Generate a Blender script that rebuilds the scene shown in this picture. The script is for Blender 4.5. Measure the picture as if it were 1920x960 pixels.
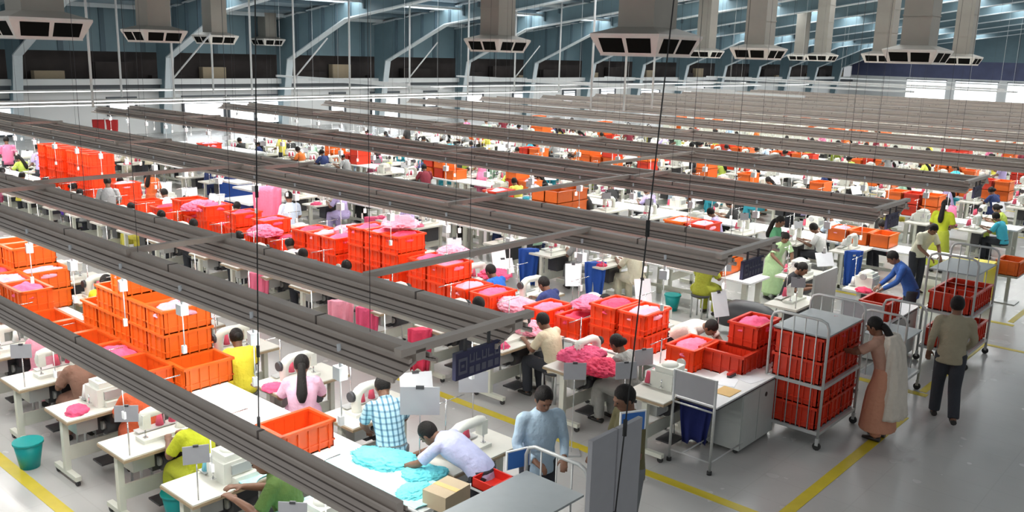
import bpy, math, random
from mathutils import Vector as V, Matrix, noise
S = bpy.context.scene
COL = S.collection
for o in list(bpy.data.objects): bpy.data.objects.remove(o)
rnd = random.Random(7)
# ------------------------------------------------------------------ camera
H = 4.6; FPX = 1683.0
Rw = Matrix(((0.74805575, -0.1667859, 0.64233563), (0.66306783, 0.14780205, -0.7338226), (0.02745274, 0.9748523, 0.22115454)))
cd = bpy.data.cameras.new('camera'); cd.sensor_width = 36; cd.lens = FPX / 1920 * 36; cd.clip_end = 400; cd.clip_start = 0.05
cam = bpy.data.objects.new('camera', cd); COL.objects.link(cam)
cam.matrix_world = Matrix.Translation((0, 0, H)) @ Rw.to_4x4()
S.camera = cam
RT = Rw.transposed()
def proj(x, y, z):
    c = RT @ (V((x, y, z)) - V((0, 0, H)))
    if c.z > -0.3: return (-9999, -9999, 0)
    return (960 - FPX * c.x / c.z, 480 + FPX * c.y / c.z, -c.z)
def inview(x, y, z=1.0, m=90):
    p = proj(x, y, z)
    return -m < p[0] < 1920 + m and -m < p[1] < 960 + m * 1.5
# ------------------------------------------------------------------ light
S.view_settings.view_transform = 'Standard'; S.view_settings.look = 'None'
S.view_settings.gamma = 1; S.view_settings.use_curve_mapping = False
S.view_settings.exposure = 0.0
W = bpy.data.worlds.new('daylight'); S.world = W; W.use_nodes = True
bg = W.node_tree.nodes['Background']; bg.inputs[0].default_value = (0.93, 0.97, 1.0, 1); bg.inputs[1].default_value = 0.42
LAMP_W_PER_M = 11.0
SKYLIGHT_W = 2600.0         # daylight through each roof light strip       # power of the tubes under each light rail, per metre
# ------------------------------------------------------------------ materials
def nt(name):
    m = bpy.data.materials.new(name); m.use_nodes = True
    return m, m.node_tree, m.node_tree.nodes['Principled BSDF']
def mat(name, col, rough=0.5, metal=0.0, var=0.06, scale=9.0, bump=0.0, bscale=60.0, emit=0.0, spec=0.5):
    m, t, b = nt(name)
    b.inputs['Roughness'].default_value = rough; b.inputs['Metallic'].default_value = metal
    b.inputs['Specular IOR Level'].default_value = spec
    tc = t.nodes.new('ShaderNodeTexCoord'); n = t.nodes.new('ShaderNodeTexNoise'); n.inputs['Scale'].default_value = scale
    t.links.new(tc.outputs['Object'], n.inputs['Vector'])
    hs = t.nodes.new('ShaderNodeHueSaturation'); hs.inputs['Color'].default_value = (*col, 1)
    mr = t.nodes.new('ShaderNodeMapRange'); mr.inputs['To Min'].default_value = 1 - var; mr.inputs['To Max'].default_value = 1 + var
    t.links.new(n.outputs['Fac'], mr.inputs['Value']); t.links.new(mr.outputs['Result'], hs.inputs['Value'])
    t.links.new(hs.outputs['Color'], b.inputs['Base Color'])
    if bump:
        n2 = t.nodes.new('ShaderNodeTexNoise'); n2.inputs['Scale'].default_value = bscale; t.links.new(tc.outputs['Object'], n2.inputs['Vector'])
        bp = t.nodes.new('ShaderNodeBump'); bp.inputs['Strength'].default_value = bump; bp.inputs['Distance'].default_value = 0.02
        t.links.new(n2.outputs['Fac'], bp.inputs['Height']); t.links.new(bp.outputs['Normal'], b.inputs['Normal'])
    if emit:
        b.inputs['Emission Color'].default_value = (*col, 1); b.inputs['Emission Strength'].default_value = emit
    return m
def omat(name, rough=0.8, bump=0.0, bscale=25.0, var=0.08, spec=0.5):
    """colour comes from the object's own colour, so that each garment or crate keeps its own dye"""
    m = mat(name, (0.8, 0.8, 0.8), rough, 0, var, 14, bump, bscale, 0, spec)
    t = m.node_tree; oi = t.nodes.new('ShaderNodeObjectInfo')
    for n in t.nodes:
        if n.type == 'HUE_SAT': t.links.new(oi.outputs['Color'], n.inputs['Color'])
    return m
def plaid_mat():
    m, t, b = nt('plaid_cloth'); b.inputs['Roughness'].default_value = 0.9
    tc = t.nodes.new('ShaderNodeTexCoord'); mp = t.nodes.new('ShaderNodeMapping'); t.links.new(tc.outputs['Object'], mp.inputs[0])
    outs = []
    for ax in ('Y', 'Z'):
        w = t.nodes.new('ShaderNodeTexWave'); w.wave_type = 'BANDS'; w.bands_direction = ax; w.inputs['Scale'].default_value = 5.5; w.inputs['Distortion'].default_value = 0.6
        t.links.new(mp.outputs[0], w.inputs['Vector'])
        r = t.nodes.new('ShaderNodeValToRGB'); r.color_ramp.elements[0].position = 0.12; r.color_ramp.elements[0].color = (0.16, 0.30, 0.40, 1)
        r.color_ramp.elements[1].position = 0.38; r.color_ramp.elements[1].color = (0.62, 0.78, 0.84, 1)
        t.links.new(w.outputs['Fac'], r.inputs[0]); outs.append(r)
    mx = t.nodes.new('ShaderNodeMixRGB'); mx.blend_type = 'MULTIPLY'; mx.inputs[0].default_value = 0.75
    t.links.new(outs[0].outputs[0], mx.inputs[1]); t.links.new(outs[1].outputs[0], mx.inputs[2]); t.links.new(mx.outputs[0], b.inputs['Base Color'])
    return m
M = dict(
    cream=mat('cream_laminate', (0.66, 0.645, 0.575), 0.45), creamleg=mat('cream_steel', (0.62, 0.63, 0.55), 0.4),
    mach=mat('machine_enamel', (0.72, 0.73, 0.66), 0.3), dark=mat('dark_metal', (0.05, 0.05, 0.055), 0.45), black=mat('black_rubber', (0.02, 0.02, 0.02), 0.6),
    steel=mat('tube_steel', (0.50, 0.51, 0.50), 0.35, 0.3), chrome=mat('bright_steel', (0.7, 0.7, 0.7), 0.2, 0.8),
    railtop=mat('rail_grey_paint', (0.52, 0.45, 0.395), 0.4, 0.0, 0.15, 3), railwing=mat('reflector_grey_paint', (0.45, 0.385, 0.34), 0.45, 0.0, 0.15, 3), seam=mat('rail_seam', (0.15, 0.125, 0.11), 0.7),
    white=mat('white_laminate', (0.80, 0.81, 0.81), 0.4), whitep=mat('white_paint', (0.72, 0.73, 0.72), 0.5), tubelamp=mat('lamp_tube', (1, 1, 0.97), 0.5, emit=2.5),
    grey=mat('grey_board', (0.34, 0.34, 0.36), 0.5), greytop=mat('grey_laminate', (0.33, 0.36, 0.37), 0.4), cab=mat('cabinet_grey_paint', (0.42, 0.44, 0.42), 0.45),
    paper=mat('paper_sheet', (0.82, 0.83, 0.86), 0.8), card=mat('cardboard', (0.50, 0.40, 0.27), 0.85), ochre=mat('manila_folder', (0.72, 0.48, 0.2), 0.8),
    skin=mat('skin', (0.20, 0.095, 0.055), 0.5), hair=mat('black_hair', (0.010, 0.008, 0.007), 0.6, bump=0.5, bscale=90, spec=0.25), shoe=mat('black_shoe', (0.02, 0.018, 0.016), 0.4),
    eye=mat('eye', (0.01, 0.01, 0.01), 0.2), trous=mat('dark_trouser_cloth', (0.03, 0.033, 0.042), 0.85, bump=0.4), greytr=mat('grey_trouser_cloth', (0.16, 0.17, 0.18), 0.85, bump=0.4),
    cloth=omat('dyed_cloth', 0.85, 0.6, 22), plastic=omat('crate_plastic', 0.38), plaid=plaid_mat(),
    edge=mat('brown_table_edging', (0.36, 0.27, 0.17), 0.6),
    navy=mat('navy_sign_paint', (0.035, 0.035, 0.09), 0.5), signw=mat('sign_white_paint', (0.12, 0.12, 0.16), 0.6), teal=mat('teal_plastic', (0.0, 0.30, 0.29), 0.4), yellowp=mat('yellow_plastic', (0.85, 0.72, 0.06), 0.5),
    bluecloth=mat('navy_cloth', (0.02, 0.03, 0.17), 0.9, bump=0.6, bscale=14), vblue=mat('blue_cloth', (0.02, 0.09, 0.42), 0.85, bump=0.6, bscale=14),
    clear=mat('frosted_plastic', (0.75, 0.78, 0.80), 0.25), redp=mat('red_plastic', (0.6, 0.02, 0.01), 0.4), blueb=mat('blue_board', (0.03, 0.14, 0.45), 0.5),
    duct=mat('duct_galvanised', (0.36, 0.335, 0.29), 0.55, 0.2, 0.12, 2), louv=mat('louvre_black', (0.010, 0.010, 0.009), 0.95, spec=0.05), hood=mat('diffuser_enamel', (0.80, 0.76, 0.70), 0.45),
    beam=mat('blue_grey_steel', (0.16, 0.245, 0.28), 0.5, 0, 0.12, 1.5), beamd=mat('dark_blue_steel', (0.09, 0.14, 0.17), 0.6), flange=mat('flange_pale_paint', (0.58, 0.64, 0.66), 0.4),
    roof=mat('roof_sheet', (0.22, 0.29, 0.33), 0.6, 0, 0.12, 0.6), wallw=mat('white_wall_paint', (0.80, 0.80, 0.78), 0.7, 0, 0.05, 0.5), mezz=mat('shaded_mezzanine', (0.045, 0.035, 0.032), 0.8, 0, 0.5, 1.1),
    glow=mat('daylight_window', (0.93, 0.97, 1.0), 0.5, emit=1.6), framed=mat('window_frame_dark', (0.10, 0.11, 0.12), 0.5), violet=mat('violet_blue_cladding', (0.10, 0.11, 0.20), 0.6, 0, 0.3, 0.8),
    yline=mat('yellow_floor_paint', (0.58, 0.46, 0.03), 0.4, 0, 0.15, 5),
    pinkcone=mat('pink_thread', (0.72, 0.10, 0.17), 0.8), aquacone=mat('aqua_thread', (0.22, 0.60, 0.72), 0.8), whitecone=mat('white_thread', (0.85, 0.85, 0.82), 0.8))
def floor_mat():
    m, t, b = nt('polished_terrazzo'); b.inputs['Roughness'].default_value = 0.22
    tc = t.nodes.new('ShaderNodeTexCoord')
    n = t.nodes.new('ShaderNodeTexNoise'); n.inputs['Scale'].default_value = 0.5; n.inputs['Detail'].default_value = 5; t.links.new(tc.outputs['Object'], n.inputs['Vector'])
    r = t.nodes.new('ShaderNodeValToRGB'); r.color_ramp.elements[0].position = 0.3; r.color_ramp.elements[0].color = (0.42, 0.415, 0.40, 1); r.color_ramp.elements[1].position = 0.7; r.color_ramp.elements[1].color = (0.50, 0.495, 0.475, 1)
    t.links.new(n.outputs['Fac'], r.inputs[0])
    br = t.nodes.new('ShaderNodeTexBrick'); br.inputs['Scale'].default_value = 0.5; br.inputs['Mortar Size'].default_value = 0.004; br.offset = 0
    br.inputs['Color1'].default_value = br.inputs['Color2'].default_value = (1, 1, 1, 1); br.inputs['Mortar'].default_value = (0.95, 0.95, 0.94, 1)
    t.links.new(tc.outputs['Object'], br.inputs['Vector'])
    mx = t.nodes.new('ShaderNodeMixRGB'); mx.blend_type = 'MULTIPLY'; mx.inputs[0].default_value = 1
    t.links.new(r.outputs[0], mx.inputs[1]); t.links.new(br.outputs['Color'], mx.inputs[2]); t.links.new(mx.outputs[0], b.inputs['Base Color'])
    n2 = t.nodes.new('ShaderNodeTexNoise'); n2.inputs['Scale'].default_value = 2.5; t.links.new(tc.outputs['Object'], n2.inputs['Vector'])
    mr = t.nodes.new('ShaderNodeMapRange'); mr.inputs['To Min'].default_value = 0.14; mr.inputs['To Max'].default_value = 0.34
    t.links.new(n2.outputs['Fac'], mr.inputs['Value']); t.links.new(mr.outputs['Result'], b.inputs['Roughness'])
    return m
M['floor'] = floor_mat()
# ------------------------------------------------------------------ mesh helpers
class MB:
    def __init__(s): s.v = []; s.f = []; s.mi = []; s.mats = []; s.sm = []
    def m(s, key):
        if key not in s.mats: s.mats.append(key)
        return s.mats.index(key)
    def box(s, x0, x1, y0, y1, z0, z1, k, rot=0, piv=None):
        b = len(s.v); vs = [(x, y, z) for z in (z0, z1) for y in (y0, y1) for x in (x0, x1)]
        if rot:
            px, py = piv or ((x0 + x1) / 2, (y0 + y1) / 2); c, q = math.cos(rot), math.sin(rot)
            vs = [(px + (x - px) * c - (y - py) * q, py + (x - px) * q + (y - py) * c, z) for x, y, z in vs]
        s.v += vs
        for f in ((0, 2, 3, 1), (4, 5, 7, 6), (0, 1, 5, 4), (2, 6, 7, 3), (0, 4, 6, 2), (1, 3, 7, 5)):
            s.f.append([b + i for i in f]); s.mi.append(s.m(k)); s.sm.append(False)
        return s
    def quadprism(s, pts, d, k):
        """closed outline pts (list of 3D) pushed along vector d"""
        b = len(s.v); n = len(pts); d = V(d)
        s.v += [tuple(V(p)) for p in pts] + [tuple(V(p) + d) for p in pts]
        fs = [list(range(n))[::-1], list(range(n, 2 * n))] + [[i, (i + 1) % n, n + (i + 1) % n, n + i] for i in range(n)]
        for f in fs: s.f.append([b + i for i in f]); s.mi.append(s.m(k)); s.sm.append(False)
        return s
    def tube(s, pts, rad, k, seg=8, side=None, sub=1, smooth=True):
        P = [V(p) for p in pts]; R = [(r, r) if not isinstance(r, tuple) else r for r in (rad if isinstance(rad, list) else [rad] * len(P))]
        if sub > 1 and len(P) > 2:
            Q, RR = [], []
            for i in range(len(P) - 1):
                p0 = P[max(i - 1, 0)]; p1 = P[i]; p2 = P[i + 1]; p3 = P[min(i + 2, len(P) - 1)]
                for j in range(sub):
                    u = j / sub
                    Q.append(0.5 * ((2 * p1) + (p2 - p0) * u + (2 * p0 - 5 * p1 + 4 * p2 - p3) * u * u + (3 * p1 - p0 - 3 * p2 + p3) * u ** 3))
                    RR.append(tuple(R[i][q] * (1 - u) + R[i + 1][q] * u for q in (0, 1)))
            Q.append(P[-1]); RR.append(R[-1]); P, R = Q, RR
        b = len(s.v); n = len(P); prev = None
        for i in range(n):
            t = (P[min(i + 1, n - 1)] - P[max(i - 1, 0)])
            t = t.normalized() if t.length > 1e-9 else V((0, 0, 1))
            if side is not None: u = V(side) - t * V(side).dot(t)
            else:
                ref = prev if prev is not None else (V((0, 0, 1)) if abs(t.z) < 0.9 else V((1, 0, 0)))
                u = ref - t * ref.dot(t)
            if u.length < 1e-6: u = V((1, 0, 0))
            u.normalize(); prev = u; w = t.cross(u)
            for q in range(seg):
                a = 2 * math.pi * q / seg
                s.v.append(tuple(P[i] + u * (R[i][0] * math.cos(a)) + w * (R[i][1] * math.sin(a))))
        mi = s.m(k)
        for i in range(n - 1):
            for q in range(seg):
                s.f.append([b + i * seg + q, b + i * seg + (q + 1) % seg, b + (i + 1) * seg + (q + 1) % seg, b + (i + 1) * seg + q]); s.mi.append(mi); s.sm.append(smooth)
        s.f.append([b + q for q in range(seg)][::-1]); s.mi.append(mi); s.sm.append(False)
        s.f.append([b + (n - 1) * seg + q for q in range(seg)]); s.mi.append(mi); s.sm.append(False)
        return s
    def ball(s, c, r, k, seg=10, rings=7, R=None, fn=None):
        b = len(s.v); c = V(c); r = r if isinstance(r, tuple) else (r, r, r); mi = s.m(k)
        for i in range(1, rings):
            th = math.pi * i / rings
            for q in range(seg):
                a = 2 * math.pi * q / seg
                d = V((math.sin(th) * math.cos(a), math.sin(th) * math.sin(a), math.cos(th)))
                e = fn(d) if fn else 1
                p = V((d.x * r[0], d.y * r[1], d.z * r[2])) * e
                s.v.append(tuple(c + (R @ p if R else p)))
        for d in (V((0, 0, 1)), V((0, 0, -1))):
            p = V((0, 0, d.z * r[2])) * (fn(d) if fn else 1); s.v.append(tuple(c + (R @ p if R else p)))
        T = b + (rings - 1) * seg; B = T + 1
        for i in range(rings - 2):
            for q in range(seg):
                s.f.append([b + i * seg + q, b + (i + 1) * seg + q, b + (i + 1) * seg + (q + 1) % seg, b + i * seg + (q + 1) % seg]); s.mi.append(mi); s.sm.append(True)
        for q in range(seg):
            s.f.append([T, b + q, b + (q + 1) % seg]); s.mi.append(mi); s.sm.append(True)
            s.f.append([B, b + (rings - 2) * seg + (q + 1) % seg, b + (rings - 2) * seg + q]); s.mi.append(mi); s.sm.append(True)
        return s
    def add(s, o, T=None):
        b = len(s.v); s.v += [tuple(T @ V(p)) if T else p for p in o.v]
        for f, mi, sm in zip(o.f, o.mi, o.sm): s.f.append([b + i for i in f]); s.mi.append(s.m(o.mats[mi])); s.sm.append(sm)
        return s
    def mesh(s, name):
        me = bpy.data.meshes.new(name); me.from_pydata(s.v, [], s.f)
        for k in s.mats: me.materials.append(M[k])
        me.polygons.foreach_set('material_index', s.mi); me.polygons.foreach_set('use_smooth', s.sm); me.update(); return me
def remesh(me, vox, it=2):
    o = bpy.data.objects.new('tmp', me); COL.objects.link(o)
    r = o.modifiers.new('r', 'REMESH'); r.mode = 'VOXEL'; r.voxel_size = vox; r.use_smooth_shade = True
    c = o.modifiers.new('s', 'SMOOTH'); c.factor = 0.5; c.iterations = it
    bpy.context.view_layer.update()
    n = bpy.data.meshes.new_from_object(o.evaluated_get(bpy.context.evaluated_depsgraph_get()))
    k = me.materials[0]; bpy.data.objects.remove(o); n.materials.clear(); n.materials.append(k); return n
# ------------------------------------------------------------------ object helpers
def link(name, me, parent=None, loc=(0, 0, 0), rz=0, color=None):
    o = bpy.data.objects.new(name, me); COL.objects.link(o); o.location = loc; o.rotation_euler = (0, 0, rz)
    if parent is not None: o.parent = parent
    if color: o.color = (*color, 1)
    return o
def tag(o, label, cat, group=None, kind=None):
    o['label'] = label; o['category'] = cat
    if group: o['group'] = group
    if kind: o['kind'] = kind
    return o
def thing(name, label, cat, loc=(0, 0, 0), rz=0, group=None):
    o = bpy.data.objects.new(name, None); COL.objects.link(o); o.empty_display_size = 0.1
    o.location = loc; o.rotation_euler = (0, 0, rz); return tag(o, label, cat, group)
def struct(name, mb):
    o = link(name, mb.mesh(name)); o['kind'] = 'structure'; return o
def dup(root, loc=None, rz=None, label=None, group=None, color=None, recolor=()):
    def cp(o, par):
        c = o.copy(); COL.objects.link(c); c.parent = par
        if color and (not recolor or c.name.split('.')[0] in recolor): c.color = (*color, 1)
        for ch in o.children: cp(ch, c)
        return c
    r = cp(root, None)
    if loc is not None: r.location = loc
    if rz is not None: r.rotation_euler = (0, 0, rz)
    if label: r['label'] = label
    if group: r['group'] = group
    return r
BAY = ['nearest', 'second', 'third', 'fourth', 'fifth', 'sixth', 'seventh', 'eighth', 'ninth', 'tenth'] + ['eleventh', 'twelfth', 'thirteenth', 'fourteenth', 'fifteenth', 'sixteenth', 'seventeenth', 'eighteenth', 'nineteenth', 'twentieth', 'twenty-first']
ORD = ['first', 'second', 'third', 'fourth', 'fifth', 'sixth', 'seventh', 'eighth', 'ninth', 'tenth', 'eleventh', 'twelfth', 'thirteenth', 'fourteenth', 'fifteenth', 'sixteenth', 'seventeenth', 'eighteenth', 'nineteenth', 'twentieth',
       'twenty-first', 'twenty-second', 'twenty-third', 'twenty-fourth', 'twenty-fifth', 'twenty-sixth', 'twenty-seventh', 'twenty-eighth', 'twenty-ninth', 'thirtieth', 'thirty-first', 'thirty-second', 'thirty-third', 'thirty-fourth', 'thirty-fifth', 'thirty-sixth', 'thirty-seventh', 'thirty-eighth', 'thirty-ninth', 'fortieth', 'forty-first', 'forty-second', 'forty-third', 'forty-fourth', 'forty-fifth', 'forty-sixth', 'forty-seventh', 'forty-eighth'] + ['furthest'] * 90
P0 = 3.24; PER = 4.87
def y0(m): return P0 + PER * m
# ================================================================== the setting
XW = -45.0; YF = 116.0
struct('floor', MB().box(XW, 14, -6, YF, -0.2, 0, 'floor'))
# left wall
mb = MB()
mb.box(XW - .3, XW, -6, YF, 0, 2.3, 'wallw'); mb.box(XW - 1.2, XW - 1.0, -6, YF, 2.3, 4.1, 'mezz'); mb.box(XW - .3, XW, -6, YF, 4.1, 6.4, 'beam')  # near-black mezz colour paints in the shade of the unlit mezzanine interior
for i in range(60): mb.box(XW, XW + .06, -6 + i * 2.03, -5.75 + i * 2.03, 4.1, 6.2, 'beamd')
mb.box(XW - 1.0, XW, -6, YF, 2.28, 2.3, 'mezz')
for i in range(40): mb.box(XW - .9, XW - .5, i * 2.9, i * 2.9 + 1.4 + (i % 3) * .5, 2.3, 2.7 + (i * 7 % 5) * .22, 'card' if i % 3 == 0 else 'mezz')
struct('wall_left', mb)
struct('trim_ledge', MB().box(XW, XW + .5, -6, YF, 2.5, 2.78, 'wallw').box(XW + .02, XW + .3, -6, YF, 2.2, 2.5, 'framed'))
# windows along the left wall, each with frame and a bright pane
wy = [(13.2, 16.2, .25, 1.75), (20.6, 21.9, 1.05, 1.75), (24.6, 26.9, .3, 1.75), (27.3, 28.8, .3, 1.75), (29.0, 30.6, .3, 1.75), (34.2, 35.2, .3, 1.8), (37.4, 39.6, .2, 1.8), (42, 43, .9, 1.8), (46, 47.6, 1.0, 1.7), (51, 53, 1.0, 1.7), (57, 58.5, .9, 1.7), (62, 64, .8, 1.8), (68, 71, .8, 1.8), (75, 79, .8, 1.8)]
for i, (a, b, c, d) in enumerate(wy):
    w = struct('window_%d' % (i + 1), MB().box(XW, XW + .12, a - .12, b + .12, c - .1, c, 'framed').box(XW, XW + .12, a - .12, b + .12, d, d + .14, 'framed').box(XW, XW + .12, a - .12, a, c, d, 'framed').box(XW, XW + .12, b, b + .12, c, d, 'framed').box(XW, XW + .1, a, b, d * .8 + c * .2, d * .8 + c * .2 + .06, 'framed'))
    link('window_pane', MB().box(XW + .01, XW + .04, a, b, c, d, 'glow').mesh('window_pane'), w)
# far wall
mb = MB().box(XW, 30, YF, YF + .3, 0, 3.0, 'wallw').box(XW, 30, YF, YF + .3, 3.0, 5.0, 'violet').box(XW, 30, YF, YF + .3, 5.0, 14, 'beam')
for i in range(7): mb.box(-14, 0, YF - .25, YF, 5.6 + i * .32, 5.72 + i * .32, 'whitep')
struct('wall_back', mb)
for i in range(9):
    a = -38 + i * 5.6
    w = struct('window_%d' % (20 + i), MB().box(a - .1, a + 4.6, YF - .1, YF, .2, .3, 'framed').box(a - .1, a + 4.6, YF - .1, YF, 2.7, 2.8, 'framed'))
    link('window_pane', MB().box(a, a + 4.5, YF - .06, YF - .02, .3, 2.7, 'glow').mesh('window_pane'), w)
# portal frames: tapered columns, haunched rafters with web stiffeners, roof sheet
def roofz(x): return 6.2 + .14 * (x - XW)
def frame(Y):
    mb = MB()
    mb.quadprism([(XW + .1, Y, 0), (XW + .6, Y, 0), (XW + 1.3, Y, 3.9), (XW + .1, Y, 3.9)], (0, .12, 0), 'beam')
    mb.quadprism([(XW + .6, Y - .15, 0), (XW + .66, Y - .15, 0), (XW + 1.36, Y - .15, 3.9), (XW + 1.3, Y - .15, 3.9)], (0, .42, 0), 'flange')
    XE = 8
    mb.quadprism([(XW + .1, Y, 3.9), (XW + 1.3, Y, 3.9), (XW + 6.5, Y, roofz(XW + 6.5) - 1.0), (XE, Y, roofz(XE) - .95), (XE, Y, roofz(XE) - .05), (XW + .1, Y, roofz(XW) - .05)], (0, .1, 0), 'beam')
    for (xa, za), (xb, zb) in (((XW + 1.3, 3.9), (XW + 6.5, roofz(XW + 6.5) - 1.0)), ((XW + 6.5, roofz(XW + 6.5) - 1.0), (XE, roofz(XE) - .95)), ((XW + .1, roofz(XW) - .1), (XE, roofz(XE) - .1))):
        mb.quadprism([(xa, Y - .16, za), (xb, Y - .16, zb), (xb, Y - .16, zb - .07), (xa, Y - .16, za - .07)], (0, .42, 0), 'flange')
    x = XW + 2.2
    while x < XE:
        zb = max(roofz(x) - 1.0, 3.9 + (x - XW - 1.3) * .40) if x > XW + 6.5 else 3.9 + (x - XW - 1.3) * (roofz(XW + 6.5) - 4.9) / 5.2
        mb.box(x, x + .1, Y - .14, Y, zb, roofz(x) - .1, 'beamd'); x += 1.15
    return mb.mesh('portal_frame')
fm = frame(0)
for i in range(14):
    o = link('trim_%d' % (i + 1), fm, loc=(0, 16 + 7.2 * i, 0)); o['kind'] = 'structure'
mb = MB()
mb.quadprism([(XW, 8, roofz(XW)), (10, 8, roofz(10)), (10, 8, roofz(10) + .05), (XW, 8, roofz(XW) + .05)], (0, YF - 8, 0), 'roof')
for i in range(90): mb.box(XW, XW + .01, 0, 0, 0, 0, 'roof') if False else None
for i in range(26):
    x = XW + 1 + i * 2.1; mb.box(x, x + .08, 8, YF, roofz(x) - .2, roofz(x), 'flange' if i % 4 == 0 else 'beamd')
struct('ceiling', mb)
# roof lights: pale translucent strips along the hall that let the daylight in
for i, x in enumerate((-38, -29, -20, -11, -2)):
    z = roofz(x) - .32
    w = struct('window_%d' % (40 + i), MB().box(x - .78, x - .7, 19, 112, z, z + .12, 'flange').box(x + .7, x + .78, 19, 112, z, z + .12, 'flange'))
    link('skylight_pane', MB().box(x - .7, x + .7, 19, 112, z + .04, z + .07, 'glow').mesh('skylight_pane'), w)
    la = bpy.data.lights.new('roof_daylight', 'AREA'); la.shape = 'RECTANGLE'; la.size = 1.3; la.size_y = 92; la.energy = SKYLIGHT_W * .75; la.color = (.95, .98, 1)
    lo = bpy.data.objects.new('roof_daylight', la); COL.objects.link(lo); lo.parent = w; lo.location = (x, 65.5, z + .02)
# yellow lane lines painted on the floor
mb = MB()
for m in range(0, 12):
    yy = y0(m); mb.box(-31, -3.45, yy - .065, yy + .065, 0, .004, 'yline')
mb.box(-3.49, -3.36, 5.0, 11.95, 0, .0045, 'yline'); mb.box(-3.95, -3.45, 11.85, 11.95, 0, .0042, 'yline'); mb.box(-3.6, -3.5, 13.1, 16.3, 0, .0045, 'yline'); mb.box(-3.6, -2.9, 16.2, 16.3, 0, .0042, 'yline')
mb.box(-1.2, -1.1, 12, 60, 0, .0045, 'yline')
for m in range(3, 14): mb.box(-3.6, -3.5, y0(m) + .2, y0(m) + 4, 0, .0045, 'yline')
struct('trim_floor_lines', mb)
# ================================================================== light rails
def rail_meshes(L):
    wing = MB()
    # near and far sloping reflector wings with real thickness
    for s, w, d in ((-1, .27, .10), (1, .17, .05)):
        wing.quadprism([(0, s * .045, -.005), (0, s * w, -d), (0, s * w, -d - .017), (0, s * .045, -.025)], (-L, 0, 0), 'railwing')
        wing.quadprism([(0, s * (w - .01), -d + .012), (0, s * (w + .012), -d + .012), (0, s * (w + .012), -d - .03), (0, s * (w - .01), -d - .03)], (-L, 0, 0), 'railtop')
        wing.quadprism([(0, s * .09, -.012), (0, s * .12, -.02), (0, s * .12, .014), (0, s * .09, .02)], (-L, 0, 0), 'railtop')
        for q in (.32, .62, .84): yq = s * (.045 + (w - .045) * q); zq = -.005 - (d - .005) * q; wing.quadprism([(0, yq - .006, zq + .004), (0, yq + .006, zq + .004), (0, yq + .006, zq - .004), (0, yq - .006, zq - .004)], (-L, 0, 0), 'seam')
    top = MB().box(-L, 0, -.05, .05, -.015, .075, 'railtop')
    for k in range(int(L / 2.5)): top.box(-2.5 * k - 1.26, -2.5 * k - 1.24, -.054, .054, -.014, .079, 'seam')
    lamp = MB()
    for k in range(int(L / 1.3)): lamp.tube([(-1.3 * k - .08, 0, -.05), (-1.3 * k - 1.24, 0, -.05)], .016, 'tubelamp', 6)
    return wing.mesh('reflector_wing'), top.mesh('top_channel'), lamp.mesh('lamp_tube')
plugm = MB().tube([(0, 0, 0), (.01, 0, -.10), (0, .02, -.2)], .018, 'clear', 6).box(-.05, .05, -.03, .05, -.30, -.19, 'clear').tube([(0, .01, -.3), (0.01, .01, -.62)], .006, 'whitep', 5).box(-.02, .02, -.01, .03, -.7, -.62, 'whitep').mesh('power_plug')
wirem = MB().tube([(0, 0, 0), (0, 0, 5.6)], .0032, 'dark', 4).mesh('suspension_wire')
LZ = 2.3; rails = []
for m in range(-1, 13):
    for j, off in enumerate((1.22, 2.36)):
        Y = y0(m) + off
        if m == -1 and j == 0: continue
        if m == -1: Y = 2.79
        xr = -4.8 if m >= 0 else -3.15
        L = 27.0
        rails.append((m, j, Y, xr, L))
rm = rail_meshes(27.0)
for n, (m, j, Y, xr, L) in enumerate(rails):
    nm = 'nearest hanging light rail, crossing the lower left corner' if m == -1 else '%s grey light rail of the pair hanging over the %s bay' % (('near', 'far')[j], BAY[m])
    far = m >= 10
    wsc = .42 if m == -1 else 1
    t = thing('light_rail', nm, 'light rail', (xr, Y, LZ), 0, 'distant light rails' if far else 'light rails over the bays')
    t.scale = (1, wsc, .7 if m == -1 else 1); link('reflector_wing', rm[0], t); link('top_channel', rm[1], t); link('lamp_tube', rm[2], t)
    if m < 6:
        for k in range(21 if m < 4 else 0):
            x = -.75 - 1.25 * k
            if inview(xr + x, Y, LZ - .3, 30): link('power_plug', plugm, t, (x, -.2 if j == 0 else .2, -.02), rnd.uniform(-.3, .3))
        for k in range(7):
            if m >= 0: link('suspension_wire', wirem, t, (-.6 - 3.9 * k, 0, .07))
    elif m < 12 and j == 0:
        for k in range(4): link('suspension_wire', wirem, t, (-.6 - 6.5 * k, 0, .07))
    la = bpy.data.lights.new('tube_light', 'AREA'); la.shape = 'RECTANGLE'; la.size = L - .2; la.size_y = .10; la.energy = LAMP_W_PER_M * L; la.color = (1.0, 1.0, 0.97)
    lo = bpy.data.objects.new('tube_light', la); COL.objects.link(lo); lo.parent = t; lo.location = (-L / 2, 0, -.095)
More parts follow.
